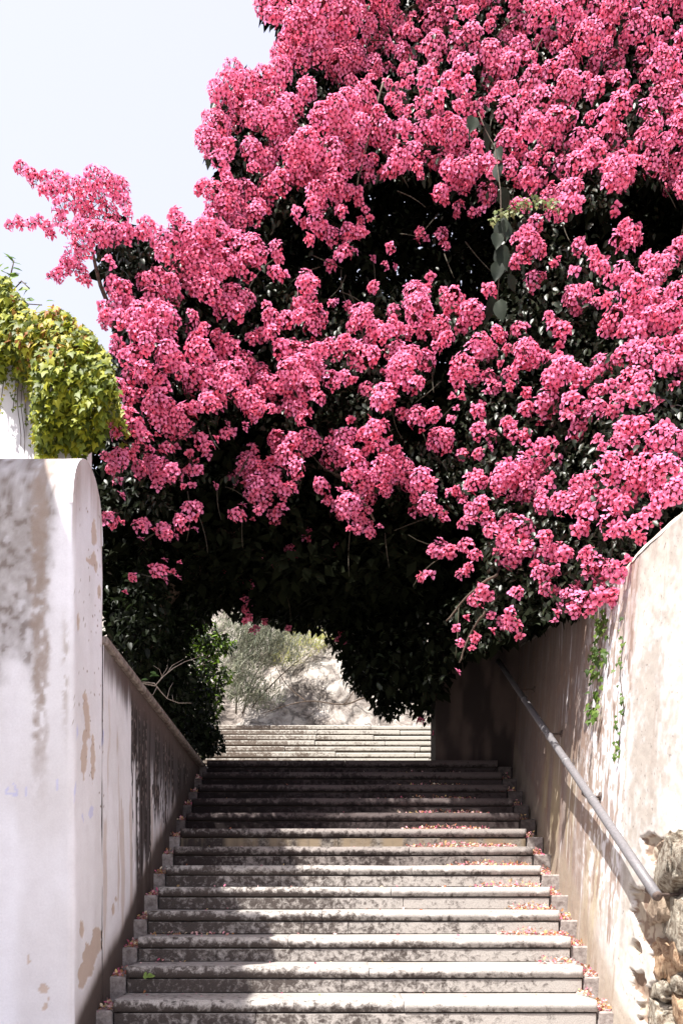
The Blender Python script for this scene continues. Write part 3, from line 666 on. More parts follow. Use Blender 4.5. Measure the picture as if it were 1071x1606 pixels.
# ------------------------------------------------------------------ bougainvillea: depth of its face as read from the photo
CP = np.array([(20, 350, 6.7), (60, 270, 6.7), (150, 340, 6.6), (110, 430, 6.5), (230, 400, 6.7), (300, 400, 6.8), (200, 560, 6.35), (190, 700, 6.25), (300, 650, 6.6), (250, 750, 6.5), (260, 830, 6.55), (250, 900, 6.6), (200, 900, 6.4),
               (385, 930, 8.2), (440, 880, 7.8), (520, 860, 7.6), (400, 760, 7.0), (500, 600, 6.9), (450, 500, 7.0), (560, 820, 7.0), (600, 720, 6.95), (690, 690, 7.0), (690, 800, 7.0), (660, 900, 7.0),
               (720, 1010, 6.3), (717, 1060, 6.3), (800, 980, 6.0), (800, 870, 6.0), (780, 750, 6.3), (880, 800, 5.75), (880, 950, 5.45), (950, 920, 5.25), (990, 850, 5.0), (1030, 800, 4.95), (1060, 760, 4.95), (1000, 700, 5.3),
               (1000, 600, 5.7), (1000, 480, 6.1), (900, 600, 6.2), (820, 550, 6.7), (750, 560, 6.9), (750, 500, 7.1), (850, 400, 6.9), (905, 470, 6.6), (980, 350, 6.7), (1060, 350, 6.9), (700, 360, 7.5), (600, 400, 7.6), (540, 400, 7.4),
               (650, 480, 7.2), (400, 300, 7.2), (350, 200, 7.4), (450, 100, 7.7), (600, 50, 8.1), (800, 50, 7.9), (1000, 50, 7.3), (600, 200, 7.4), (720, 230, 7.3), (900, 200, 7.1), (1050, 200, 6.8), (430, 20, 7.9)], float)
def DEP(px, py):
    px = np.asarray(px, float); py = np.asarray(py, float)
    d2 = (px[..., None] - CP[:, 0]) ** 2 + (py[..., None] - CP[:, 1]) ** 2 + 900.
    w = 1 / d2 ** 1.6; return (w * CP[:, 2]).sum(-1) / w.sum(-1)
CL = '''412 8 16,440 12 20,425 25 14,480 20 28,505 15 26,540 25 28,465 40 24,500 50 22,455 68 22,443 85 20,525 65 24,495 85 18,470 92 16,550 90 22,530 105 22,367 112 18,357 130 18,345 150 20,338 140 14,385 130 20,415 122 20,440 110 20,400 160 20,430 155 18,480 140 18,455 165 18,325 180 9,318 215 16,340 200 24,330 225 20,355 235 18,395 180 20,440 185 22,425 190 20,455 210 20,525 180 28,505 185 22,545 170 26,395 235 18,420 250 18,480 225 22,520 240 24,495 250 20,550 235 22,460 240 18,440 225 18,375 160 18,370 185 16,
32 262 11,48 272 11,55 282 10,70 278 11,90 275 10,85 300 16,66 298 8,105 290 16,125 290 14,145 278 16,165 283 18,185 295 20,150 310 20,120 315 18,95 325 14,15 352 8,30 348 9,48 350 9,62 345 9,75 355 10,78 365 8,95 345 12,108 360 12,195 318 14,200 335 10,170 335 18,140 340 16,125 355 14,150 365 20,175 365 18,130 385 18,115 400 16,105 415 14,92 430 12,82 435 8,125 425 14,135 440 8,200 365 16,172 410 9,225 440 14,235 435 10,178 445 16,190 455 18,200 475 16,167 495 12,161 480 9,230 350 12,225 365 14,245 370 16,275 338 13,280 355 16,260 380 16,300 370 18,290 395 16,320 360 18,255 400 14,250 430 12,285 425 18,265 445 18,305 440 20,240 470 20,250 490 22,225 490 20,215 510 18,190 500 16,310 410 20,
345 250 14,320 292 13,335 300 16,312 297 9,355 275 12,360 295 16,398 262 9,335 325 16,355 320 20,328 345 14,385 300 18,375 330 18,400 335 16,370 350 16,405 325 14,425 295 18,440 285 18,415 310 16,465 270 22,480 265 16,500 280 18,520 290 18,495 305 16,525 270 18,490 320 12,340 365 22,310 380 22,330 390 22,365 385 22,395 390 22,350 410 22,385 415 20,405 400 14,310 415 18,325 430 16,345 425 14,365 465 22,350 480 18,385 470 16,370 490 16,325 455 20,432 390 12,437 405 9,433 428 12,465 330 8,462 343 6,478 350 8,495 345 14,505 360 14,520 370 12,485 375 8,545 360 12,560 365 10,530 310 14,545 300 12,535 330 10,540 395 13,530 402 8,555 395 6,478 445 15,480 435 12,492 442 10,470 475 10,485 470 14,490 485 10,418 478 7,425 500 16,450 500 14,470 497 14,497 497 16,490 512 16,525 474 6,545 478 7,555 492 8,570 500 16,
575 265 12,580 280 8,600 270 8,630 250 18,615 262 14,655 262 8,660 275 6,680 255 10,700 265 14,720 270 18,740 262 18,710 285 14,735 285 12,765 255 14,775 270 10,800 262 12,812 285 8,562 300 8,562 315 8,573 328 6,565 345 6,580 342 5,565 362 8,815 375 14,810 410 12,693 368 12,700 385 6,658 365 8,653 378 5,670 375 5,612 388 8,585 406 5,604 416 6,619 418 4,675 433 8,585 450 10,690 300 13,697 312 8,720 322 9,716 335 6,765 303 17,740 332 7,755 330 7,768 455 12,650 462 20,655 485 24,710 470 17,696 472 9,617 488 13,740 490 22,695 455 6,
825 275 14,845 280 14,835 290 12,810 320 10,825 322 10,880 260 14,905 255 18,860 310 16,885 300 18,900 295 16,880 325 16,905 318 14,865 335 10,970 265 22,985 260 16,955 285 14,975 280 14,995 255 12,1060 265 18,1050 275 14,1068 290 10,840 350 14,825 365 14,830 385 20,845 390 14,968 322 6,964 335 6,980 355 12,993 365 12,970 375 14,985 385 12,1000 375 8,908 385 14,835 440 14,868 415 6,875 405 4,900 425 9,930 395 10,935 410 12,945 420 12,975 425 14,985 430 12,960 440 12,905 470 22,895 460 14,920 455 12,935 475 10,950 470 10,960 465 8,1015 410 16,1030 420 20,1020 440 18,1045 415 14,1000 445 14,985 455 14,1055 400 16,1065 385 14,870 510 12,860 495 8,885 515 12,878 530 9,877 542 6,812 515 11,990 485 16,1005 480 18,1030 475 18,1060 460 18,965 505 20,985 510 16,1050 490 20,1065 510 20,1015 505 16,
185 475 18,205 480 14,165 505 11,210 500 18,262 500 20,245 515 18,215 520 16,230 535 14,265 530 14,302 495 10,305 515 14,320 515 10,308 530 12,185 545 14,195 560 14,210 555 14,260 560 18,275 570 18,265 550 16,310 550 20,325 560 14,340 525 10,355 535 12,365 545 12,350 555 16,205 590 16,225 580 16,240 590 16,185 605 14,200 620 14,215 620 12,300 590 18,320 590 16,285 580 14,350 590 22,370 585 22,360 605 18,385 570 16,330 610 16,325 630 16,340 640 10,245 625 20,255 640 20,235 640 16,250 660 18,275 660 18,290 650 18,305 640 12,285 670 12,200 660 22,185 675 16,215 670 16,225 685 12,265 675 12,290 680 10,390 630 18,400 620 16,410 600 16,405 585 16,395 645 12,395 530 10,410 525 12,425 520 12,315 690 14,325 700 10,337 688 6,355 680 10,365 678 8,357 665 4,384 667 5,385 674 4,325 712 8,297 711 6,262 702 10,277 702 6,212 702 7,235 705 7,165 715 8,185 720 18,175 735 10,195 710 10,205 715 8,220 735 16,240 725 14,250 735 16,270 738 14,
250 745 16,265 740 14,275 745 12,245 762 8,300 738 12,312 736 8,301 763 6,288 763 4,338 763 5,184 754 8,190 778 6,175 815 14,165 812 10,220 825 12,228 820 8,256 830 14,262 838 10,240 833 6,275 842 5,300 800 16,308 795 11,285 820 14,280 812 8,305 832 5,220 847 5,250 895 12,257 910 6,271 897 4,278 907 5,257 880 5,281 884 4,208 905 7,195 930 5,351 896 5,385 912 10,392 920 6,395 705 12,390 735 20,405 740 20,385 725 14,425 740 18,400 760 14,430 755 14,395 772 14,415 780 14,372 807 12,380 795 6,396 816 4,430 810 14,440 800 12,405 800 8,445 770 14,455 765 12,408 870 7,435 885 12,455 865 12,383 938 6,392 945 6,385 955 7,390 968 6,385 975 5,
450 715 20,440 705 16,465 735 14,485 690 18,480 700 14,460 690 14,435 690 16,540 690 16,530 685 12,515 695 8,570 685 10,590 680 8,520 715 18,535 715 14,555 715 12,560 730 16,550 745 12,580 700 8,572 708 8,600 700 14,620 710 12,612 725 22,630 735 18,600 735 18,605 755 16,605 770 10,570 755 18,585 745 14,575 775 16,545 790 20,530 795 12,560 800 14,565 815 12,575 825 12,560 830 8,580 835 10,548 830 5,595 827 5,543 815 5,504 763 12,500 755 8,515 785 8,508 790 5,480 838 12,500 858 5,525 863 12,515 873 6,458 868 12,440 885 12,438 850 4,640 755 16,660 750 16,675 760 12,650 765 10,665 745 8,650 780 8,670 790 14,655 790 6,685 800 10,695 810 8,700 815 5,690 690 22,700 685 14,
520 475 6,565 490 14,555 510 12,590 520 18,580 535 14,605 520 14,615 510 10,660 465 16,640 520 12,625 515 12,665 520 12,460 550 18,440 545 16,480 555 18,500 550 16,520 550 16,475 575 24,495 580 18,455 580 20,540 535 12,565 560 20,585 555 14,540 592 13,520 595 14,440 600 16,480 605 22,460 620 18,455 635 14,500 625 12,430 610 12,470 640 14,475 655 12,425 640 8,415 615 18,405 640 14,630 575 24,645 560 18,620 590 16,635 595 16,625 550 16,645 605 14,655 600 12,670 565 14,600 620 20,595 630 16,575 610 12,610 625 14,587 672 16,600 668 12,572 680 10,550 659 6,655 655 18,645 655 12,630 648 10,
665 490 14,690 515 16,700 530 12,685 545 10,725 510 14,665 560 12,780 520 10,785 530 7,755 540 18,745 550 16,770 550 14,795 548 8,825 550 22,840 560 14,815 570 12,855 558 8,725 575 18,715 590 12,720 605 10,745 590 12,765 590 12,770 600 8,800 585 12,805 595 8,785 570 5,780 610 10,800 605 7,825 615 8,765 615 6,750 645 12,755 635 6,710 622 5,725 623 5,717 641 5,707 657 7,680 650 12,750 675 15,725 712 10,750 712 10,768 703 5,800 670 14,795 662 10,810 685 12,825 680 8,875 565 12,860 590 14,880 580 22,900 585 16,920 590 14,870 600 12,850 640 20,860 625 16,825 640 12,895 630 18,915 650 14,905 675 16,890 655 10,850 700 16,865 695 10,820 725 14,800 740 14,870 720 10,750 745 10,735 748 8,
950 520 12,1000 490 18,1020 495 16,1040 510 16,985 555 18,970 560 12,1000 545 14,1025 540 12,1040 570 18,1060 570 14,940 570 14,935 580 8,905 595 12,960 605 12,990 600 20,1010 595 16,1000 615 16,1020 630 10,1035 630 6,1058 605 8,935 615 12,945 610 8,965 625 8,980 630 14,920 640 14,940 640 14,990 670 20,975 675 14,1005 665 14,960 645 10,985 700 18,970 690 12,940 690 10,945 700 8,1035 685 18,1045 670 12,1025 700 14,1060 695 20,1065 540 16,1050 550 14,1010 560 16,1000 520 18,
740 760 12,755 755 12,715 770 8,725 780 8,705 772 7,790 745 22,820 745 22,840 735 18,800 765 22,830 770 18,780 755 14,955 735 22,980 745 22,1010 740 24,1040 735 24,1060 750 22,1000 760 18,930 780 24,905 785 22,950 780 16,880 790 20,850 790 16,855 760 14,920 805 20,960 820 20,975 830 14,910 830 14,1000 820 18,1020 806 18,1005 845 9,1035 785 18,1060 770 18,740 800 16,755 790 14,730 820 12,765 815 14,770 832 12,800 825 20,820 830 18,790 850 16,800 870 22,825 860 14,690 860 14,705 865 12,680 862 9,730 855 12,745 870 10,660 905 7,672 902 9,725 900 10,735 890 8,850 870 16,865 865 16,885 868 14,850 900 16,870 895 10,920 870 14,945 895 20,925 895 14,960 890 14,970 905 12,985 880 8,860 925 12,895 940 20,920 945 18,940 935 16,960 935 14,870 962 7,870 975 5,900 960 12,965 948 9,755 925 10,765 935 10,745 940 12,790 975 14,805 980 12,815 1000 7,800 960 9,770 965 7,715 985 7,730 970 6,722 1008 7,745 1000 8,740 1018 5,717 1055 5,770 990 6,810 930 12,855 842 12,975 790 14,990 775 16,1030 765 18,905 755 12,925 750 14,640 1000 0'''
cl = np.array([[float(v) for v in t.split()] for t in CL.replace('\n', '').split(',') if t.strip()]); cl = cl[cl[:, 2] > 0]
# dense crown above: fill evenly, leaving the leafy gaps the photo shows
GAPS = [(478, 125, 26, 16), (498, 135, 30, 14), (530, 135, 20, 14), (470, 190, 8, 8), (560, 55, 10, 18), (595, 145, 16, 12), (655, 95, 14, 8), (640, 15, 30, 12), (700, 40, 12, 20), (760, 60, 12, 20), (745, 130, 10, 40), (755, 200, 14, 34), (780, 215, 12, 50),
        (660, 145, 20, 10), (815, 110, 24, 14), (860, 95, 30, 12), (870, 120, 20, 10), (990, 185, 28, 14), (1030, 50, 16, 12), (920, 200, 22, 8), (870, 205, 16, 10), (590, 240, 22, 8), (690, 235, 14, 8), (1060, 225, 14, 10), (965, 235, 10, 8), (1030, 165, 14, 10)]
def ingap(x, y): return any(((x - a) / c) ** 2 + ((y - b) / d) ** 2 < 1 for a, b, c, d in GAPS)
fill = []; tries = 0
rng2 = random.Random(3)
while tries < 9000:
    tries += 1
    x = rng2.uniform(540, 1085); y = rng2.uniform(-40, 262); r = rng2.choice((9, 14, 18, 21, 25))
    if ingap(x, y): continue
    if all((x - a) ** 2 + (y - b) ** 2 > (.80 * (r + c)) ** 2 for a, b, c in fill) and all((x - a) ** 2 + (y - b) ** 2 > (.62 * (r + c)) ** 2 for a, b, c in cl[::1] if b < 300 and abs(a - x) < 50): fill.append((x, y, r))
# right edge beyond the frame so that the plant goes on
for _ in range(240):
    x = rng2.uniform(1075, 1330); y = rng2.uniform(-40, 740); r = rng2.uniform(14, 22)
    if all((x - a) ** 2 + (y - b) ** 2 > (.8 * (r + c)) ** 2 for a, b, c in fill): fill.append((x, y, r))
allc = np.concatenate([cl, np.array(fill)])
CLASS = [.026, .040, .056, .074, .094, .118, .145]; NVAR = [3, 3, 3, 3, 4, 4, 3]
TEMPL = []
for ci, r in enumerate(CLASS):
    row = []
    for v in range(NVAR[ci]):
        row.append(cluster_arrays(r, np.random.default_rng(100 + ci * 10 + v)))
    TEMPL.append(row)
bou = empty('bougainvillea', (-1.9, 7.6, 2.6), 'huge bougainvillea covered in pink blossom arching over the stairs', 'bougainvillea')
ent = []
for (px, py, r) in allc:
    d = float(DEP(px, py)) + .5 * (float(fbm(px * .012, py * .012, 0, 77)) - .5) + rng2.uniform(-.20, .20)
    rad = r * 1.02 / F * d
    ent.append((px, py, d, rad))
# bits behind: filler blossom a hand's breadth deeper so that dense parts stay pink
nb_ = len(ent)
for (px, py, d, rad) in list(ent):
    if rad > .06 and rng2.random() < .55:
        nn = ((allc[:, 0] - px) ** 2 + (allc[:, 1] - py) ** 2 < 48 ** 2).sum()
        if nn >= 8 and rng2.random() < .35: ent.append((px + rng2.uniform(-22, 22), py + rng2.uniform(-6, 24), d + rng2.uniform(.12, .28), rad * .75))
    # single florets round the rim
    if rad > .05 and rng2.random() < .45:
        a = rng2.uniform(0, 2 * math.pi); q = rad / d * F
        X_, Y_ = px + q * 1.25 * math.cos(a), py + q * 1.15 * math.sin(a)
        if (X_ > 420 or Y_ > 520): ent.append((X_, Y_, d + .03, .026 * rng2.uniform(.8, 1.3)))
infr = lambda e: -10 < e[0] < 1081 and -10 < e[1]
order = sorted(range(len(ent)), key=lambda i: -(ent[i][3] / ent[i][2]) * (1 if infr(ent[i]) else .001) * (1 if i < nb_ else .4))
parts = set(order[:299]); meshes = {}
JV, JF, JC, off = [], [], [], 0
for i, (px, py, d, rad) in enumerate(ent):
    ci = int(np.argmin([abs(math.log(rad / c)) for c in CLASS])); v = rng2.randrange(NVAR[ci]); s = rad / CLASS[ci]; s = min(max(s, .82), 1.2)
    p = P(px, py, d); rz = rng2.uniform(-.9, .9); ry = rng2.uniform(-.5, .5)
    if i in parts:
        if (ci, v) not in meshes:
            V, Q, C = TEMPL[ci][v]; meshes[(ci, v)] = fmesh('flower_cluster', V, Q, M['flower'], C)
        link('flower_cluster', meshes[(ci, v)], bou, loc=Vector(p) - bou.location, rot=(ry * .5, ry, rz), scl=(s, s, s))
    else:
        V, Q, C = TEMPL[ci][v]; R = np.array(Euler((ry * .5, ry, rz)).to_matrix())
        JV.append(V @ R.T * s + p); JF.append(Q + off); JC.append(C); off += len(V)
o = link('small_blossoms', fmesh('small_blossoms', np.concatenate(JV), np.concatenate(JF), M['flower'], np.concatenate(JC)), bou); o['kind'] = 'stuff'
print('clusters', len(ent), 'joined tris', sum(len(f) for f in JF))

# ---- leaves of the bougainvillea
OUT = [(400, -60), (405, 5), (430, 35), (445, 50), (437, 90), (410, 115), (370, 112), (340, 140), (320, 200), (320, 230), (350, 262), (325, 290), (330, 330), (300, 360), (275, 345), (250, 365), (215, 362), (195, 345), (175, 330), (150, 350), (150, 380), (155, 420), (185, 440), (175, 475), (182, 520),
       (170, 545), (165, 620), (160, 720), (158, 990), (270, 1165), (285, 1150), (278, 1080), (272, 1010), (292, 962), (345, 945), (380, 950), (420, 975), (520, 985), (540, 1050), (562, 1080), (600, 1092), (632, 1084), (665, 1098), (690, 1085), (705, 1040), (770, 1010), (830, 985), (870, 965), (960, 935), (975, 885), (1000, 850), (1060, 790), (1330, 780), (1330, -60)]
HOLES = [(620, 1040, 120, 110), (200, 1060, 100, 160), (290, 1050, 60, 110), (630, 345, 95, 65), (740, 400, 55, 85), (640, 420, 60, 40), (540, 440, 45, 45), (1015, 345, 65, 55), (930, 360, 50, 30), (470, 390, 50, 60), (330, 780, 60, 30), (690, 640, 22, 70), (700, 560, 20, 40), (360, 700, 60, 40), (250, 870, 110, 70), (400, 880, 160, 90), (600, 900, 110, 110), (500, 760, 30, 50), (850, 690, 20, 20), (720, 870, 40, 60), (340, 540, 50, 30), (650, 660, 30, 30)]
def holef(px, py):
    m_ = np.zeros(len(px))
    for a, b, c, d in HOLES: m_ = np.maximum(m_, sst(1.25, .8, ((px - a) / c) ** 2 + ((py - b) / d) ** 2))
    return m_
def leafmass(n, dlo, dhi, size, T, Fc, mat, name, parent, poly, seed, shrink=0, ybias=None, cond=None, up=None):
    rng = np.random.default_rng(seed); px = rng.uniform(-10, 1330, n * 3); py = rng.uniform(-60, 1200, n * 3)
    k = in_poly(px, py, poly); px, py = px[k][:n], py[k][:n]
    if cond is not None: k = cond(px, py, rng); px, py = px[k], py[k]
    d = DEP(px, py) + .5 * (fbm(px * .012, py * .012, 0, 77) - .5) + rng.uniform(dlo, dhi, len(px))
    hf = holef(px, py); d = d + hf * rng.uniform(.35, .9, len(px))
    # foliage hanging in the tunnel lies further back
    tun = sst(800, 1000, py) * sst(150, 330, px) * sst(760, 640, px); d = d + tun * rng.uniform(.2, 1.8, len(px))
    if poly is OUT: d = np.where((px < 345) & (py > 900), np.maximum(d, 1.75 * F / np.maximum(VX - px, 60)), d)
    pos = np.stack([(px - VX) / F * d, d, EYE + (HY - py) / F * d], -1)
    nrm = rng.normal(size=pos.shape) * .55 + np.array((-.1, -.45, .65)); R = frame(nrm, rng, np.array((0, -.1, -.8)))
    V, Q = scatter(T, Fc, pos, R, size * rng.uniform(.65, 1.3, len(pos)))
    return fmesh(name, V, Q, mat), len(pos)
clx, cly, clr = allc.T
def not_on_flower(px, py, rng):
    out = np.ones(len(px), bool)
    for i in range(0, len(px), 4000):
        a = ((px[i:i + 4000, None] - clx) ** 2 + (py[i:i + 4000, None] - cly) ** 2 < (clr * .8) ** 2).any(1)
        out[i:i + 4000] = ~a
    return (out | (rng.random(len(px)) < .35)) & (rng.random(len(px)) > .72 * holef(px, py))
me, k = leafmass(60000, .03, .75, .062, LEAF, LFT, M['bleaf'], 'foliage', bou, OUT, 11, cond=not_on_flower)
o = link('foliage', me, bou); o['kind'] = 'stuff'; print('leaves', k)
# second, deeper layers start in a few centimetres from the sky edge
INN = [(560 + (x - 560) * .985 + 8, y + 10 if y < 600 else y) for x, y in OUT]
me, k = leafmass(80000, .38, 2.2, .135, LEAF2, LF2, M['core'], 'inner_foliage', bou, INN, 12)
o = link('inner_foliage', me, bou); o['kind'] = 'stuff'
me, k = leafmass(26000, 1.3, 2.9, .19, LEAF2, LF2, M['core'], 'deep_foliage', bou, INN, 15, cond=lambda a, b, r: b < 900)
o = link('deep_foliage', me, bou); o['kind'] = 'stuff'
# leafy roof added to block light over the top of the stairs
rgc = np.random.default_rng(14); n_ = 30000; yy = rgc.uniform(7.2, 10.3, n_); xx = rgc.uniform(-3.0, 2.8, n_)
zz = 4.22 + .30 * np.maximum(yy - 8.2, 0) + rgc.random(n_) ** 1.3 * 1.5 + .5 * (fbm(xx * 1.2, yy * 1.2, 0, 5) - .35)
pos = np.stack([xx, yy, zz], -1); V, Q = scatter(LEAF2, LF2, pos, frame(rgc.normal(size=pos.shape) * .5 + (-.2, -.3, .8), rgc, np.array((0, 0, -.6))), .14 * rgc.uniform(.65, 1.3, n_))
o = link('shade_roof_foliage', fmesh('shade_roof_foliage', V, Q, M['core']), bou); o['kind'] = 'stuff'
# limbs
def limb(pts, r0, r1, name, mat, parent, n=8):
    pts = [np.asarray(p, float) for p in pts]; out = []
    for i in range(len(pts) - 1):
        p0, p1, p2, p3 = pts[max(i - 1, 0)], pts[i], pts[i + 1], pts[min(i + 2, len(pts) - 1)]
        for t in np.linspace(0, 1, 6)[:-1]:
            out.append(.5 * ((2 * p1) + (-p0 + p2) * t + (2 * p0 - 5 * p1 + 4 * p2 - p3) * t * t + (-p0 + 3 * p1 - 3 * p2 + p3) * t ** 3))
    out.append(pts[-1]); rad = np.linspace(r0, r1, len(out))
    out = [p + np.array((random.gauss(0, 1), random.gauss(0, 1), random.gauss(0, 1))) * r * .35 for p, r in zip(out, rad)]
    mb = MB(); mb.tube(out, list(rad), n); return link(name, mb.mesh(name, mat, True), parent)
limb([(-1.95, 7.7, 2.5), (-1.9, 7.8, 3.4), (-1.5, 8.0, 4.4), (-.7, 8.2, 5.2), (.3, 8.3, 5.9), (1.3, 8.4, 6.8)], .13, .04, 'trunk', M['bark'], bou, 10)
limb([(-1.75, 7.85, 3.7), (-1.7, 7.6, 4.7), (-1.6, 7.5, 5.6), (-1.2, 7.8, 6.8), (-.6, 8.2, 7.8)], .08, .025, 'limb', M['bark'], bou)
limb([(-1.6, 7.5, 5.6), (-1.75, 7.2, 5.95), (-1.85, 6.95, 6.3), (-1.98, 6.75, 6.75)], .04, .008, 'limb', M['bark'], bou)
limb([(2.3, 7.6, 3.3), (2.3, 7.7, 4.3), (2.2, 7.6, 5.6), (1.9, 7.9, 7.0), (1.7, 8.1, 8.0)], .12, .03, 'limb', M['bark'], bou)
limb([(2.3, 7.65, 4.2), (1.9, 7.0, 4.6), (1.5, 6.4, 4.4), (1.1, 6.35, 3.9)], .05, .01, 'limb', M['bark'], bou)
limb([(-.7, 8.2, 5.2), (-.3, 7.6, 5.3), (.1, 7.3, 5.0), (.3, 7.1, 4.6)], .035, .008, 'limb', M['bark'], bou)
for (a, b_) in [((560, 290), (600, 130)), ((640, 70), (645, 100)), ((850, 60), (830, 110)), ((365, 175), (420, 215)), ((775, 60), (810, 25)), ((700, 975), (780, 900)), ((720, 1040), (760, 960))]:
    pa = P(*a, float(DEP(*a)) + .02); pb = P(*b_, float(DEP(*b_)) + .05); limb([pa, (pa + pb) / 2 + (0, .03, .05), pb], .006, .010, 'twig', M['bark'], bou, 6)

mb = MB(); r5 = random.Random(9)
for _ in range(110):
    h_ = r5.choice(HOLES + GAPS); a0 = (h_[0] + r5.uniform(-1.2, 1.2) * h_[2], h_[1] + r5.uniform(-1.2, 1.2) * h_[3])
    if not in_poly(np.array([a0[0]]), np.array([a0[1]]), OUT)[0] or a0[1] > 960: continue
    d0 = float(DEP(*a0)); an = r5.gauss(1.2, .8); L_ = r5.uniform(30, 80); cur = r5.uniform(-.9, .9); pts_ = []; x_, y_ = a0
    for k in range(6):
        pts_.append(P(x_, y_, d0 + r5.uniform(.02, .05) + .12 - .03 * k)); x_ += math.cos(an) * L_ / 5; y_ += math.sin(an) * L_ / 5; an += cur / 5
    mb.tube(pts_, [.0055, .005, .0045, .004, .003, .002], 5)
o = link('twigs', mb.mesh('twigs', M['twigdark'], True), bou); o['kind'] = 'stuff'

# ------------------------------------------------------------------ broad-leaved vine hanging in the middle
hv = empty('hanging_vine', tuple(P(778, 200, 6.9)), 'vine of large dark veined leaves hanging in front of the black gap in the blossom', 'vine')
A = np.linspace(0, 1, 9); wv = np.sin(np.pi * A ** .8) * .30; T = []; Fq = []
for a, w in zip(A, wv): T += [(a, y_ * w, -.25 * a * a + .06 * abs(y_) * (w > 0) + (.012 if int(a * 8) % 2 else -.012)) for y_ in (-1, -.5, 0, .5, 1)]
BL = np.array(T); BF = grid_faces(9, 5)
blm = fmesh('leaf', BL, BF, M['bigleaf'], smooth=True)
for (px, py, L, rl) in [(743, 182, 42, .2), (760, 190, 46, -.3), (779, 232, 34, -.1), (782, 255, 38, .15), (786, 292, 40, -.35), (790, 340, 50, .25), (780, 365, 42, .1), (782, 385, 52, -.2), (782, 410, 44, .2), (796, 430, 34, -.8), (772, 462, 46, .1), (782, 470, 44, -.1), (792, 345, 44, -.1)]:
    d = 6.62 if py > 320 else 6.9; p = P(px, py, d); s = L * d / F * .84
    o = link('leaf', blm, hv, loc=Vector(p) - hv.location, scl=(s, s, s)); o.rotation_euler = Euler((random.uniform(-.3, .3), math.radians(86) + random.uniform(-.15, .15), 0))
    o.rotation_mode = 'XYZ'; o.rotation_euler = (Matrix.Rotation(rl, 3, 'Y') @ Matrix.Rotation(random.uniform(-.5, .6), 3, 'X') @ Matrix.Rotation(random.uniform(-.8, .8), 3, 'Z') @ Matrix(((0, 1, 0), (0, 0, -1), (-1, 0, 0)))).to_euler()
mb = MB(); mb.tube([P(x, y, 6.9 if y < 300 else 6.68) for x, y in ((750, 175), (762, 205), (776, 230), (785, 300), (786, 380), (780, 470))], .004, 6); link('stem', mb.mesh('stem', M['bark'], True), hv)
# a runner of small pale leaves across it
rn = empty('pale_runner', tuple(P(830, 335, 6.7)), 'thin runner of small pale green leaves crossing the broad-leaved vine', 'vine')
def leafcols(n, cols, rng, var=.25):
    c = np.array(cols)[rng.integers(0, len(cols), n)]; return c * (1 - var / 2 + var * rng.random((n, 1)))
def stuff_leaves(name, pos, nrm, size, T, Fc, cols, rng, parent=None, mat='attrleaf', updir=np.array((0, 0, -1.)), var=.4):
    R = frame(nrm, rng, updir); V, Q = scatter(T, Fc, pos, R, size); c = np.repeat(leafcols(len(pos), cols, rng, var), len(T), 0)
    return link(name, fmesh(name, V, Q, M[mat], c), parent)
rg = np.random.default_rng(5); t = rg.random(120); pos = np.array([P(770 + 110 * a + rg.normal() * 3, 345 - 25 * math.sin(a * 2.6) - 8 * a + rg.normal() * 6, 6.68 + rg.normal() * .04) for a in t])
o = stuff_leaves('leaves', pos, rg.normal(size=pos.shape) * .5 + (0, -.6, .5), rg.uniform(.03, .055, len(pos)), IVY, IF, [(.16, .2, .07), (.25, .28, .12), (.1, .14, .05)], rg, rn); o['kind'] = 'stuff'
mb = MB(); mb.tube([P(770 + 110 * a, 345 - 25 * math.sin(a * 2.6) - 8 * a, 6.7) for a in np.linspace(0, 1, 9)], .003, 6); link('stem', mb.mesh('stem', M['bark'], True), rn)

# ------------------------------------------------------------------ creeper over the tall white wall
cr = empty('boston_ivy', (-1.9, 5.8, 5.1), 'yellow-green creeper spilling over the top of the tall white wall', 'creeper')
GC = [(.36, .36, .03), (.26, .29, .03), (.16, .20, .025), (.44, .38, .04), (.09, .12, .02), (.44, .24, .06)]
rg = np.random.default_rng(21); n = 7600
px = rg.uniform(-25, 182, n); py = rg.uniform(410, 720, n)
topy = np.interp(px, [-25, 10, 28, 50, 90, 130, 165, 182], [418, 432, 462, 484, 482, 505, 545, 590]) + 14 * (fbm(px * .09, 0 * px, 0, 14) - .5); boty = np.interp(px, [-25, 0, 20, 45, 55, 80, 110, 140, 160, 175, 182], [560, 590, 580, 590, 690, 715, 705, 700, 690, 650, 610])
boty = boty + 75 * (fbm(px * .11, px * 0, 0, 4) - .5); k = (py > topy) & (py < boty); px, py = px[k], py[k]
t = (py - topy[k]) / (boty[k] - topy[k]); bul = .27 * np.sin(np.pi * np.clip(t * .85 + .12, 0, 1)) * sst(-60, 90, px) + .08
d = 5.72 - bul + rg.uniform(0, .16, len(px)) + .10 * (fbm(px * .03, py * .03, 0, 6) - .5)
pos = np.stack([(px - VX) / F * d, d, EYE + (HY - py) / F * d], -1)
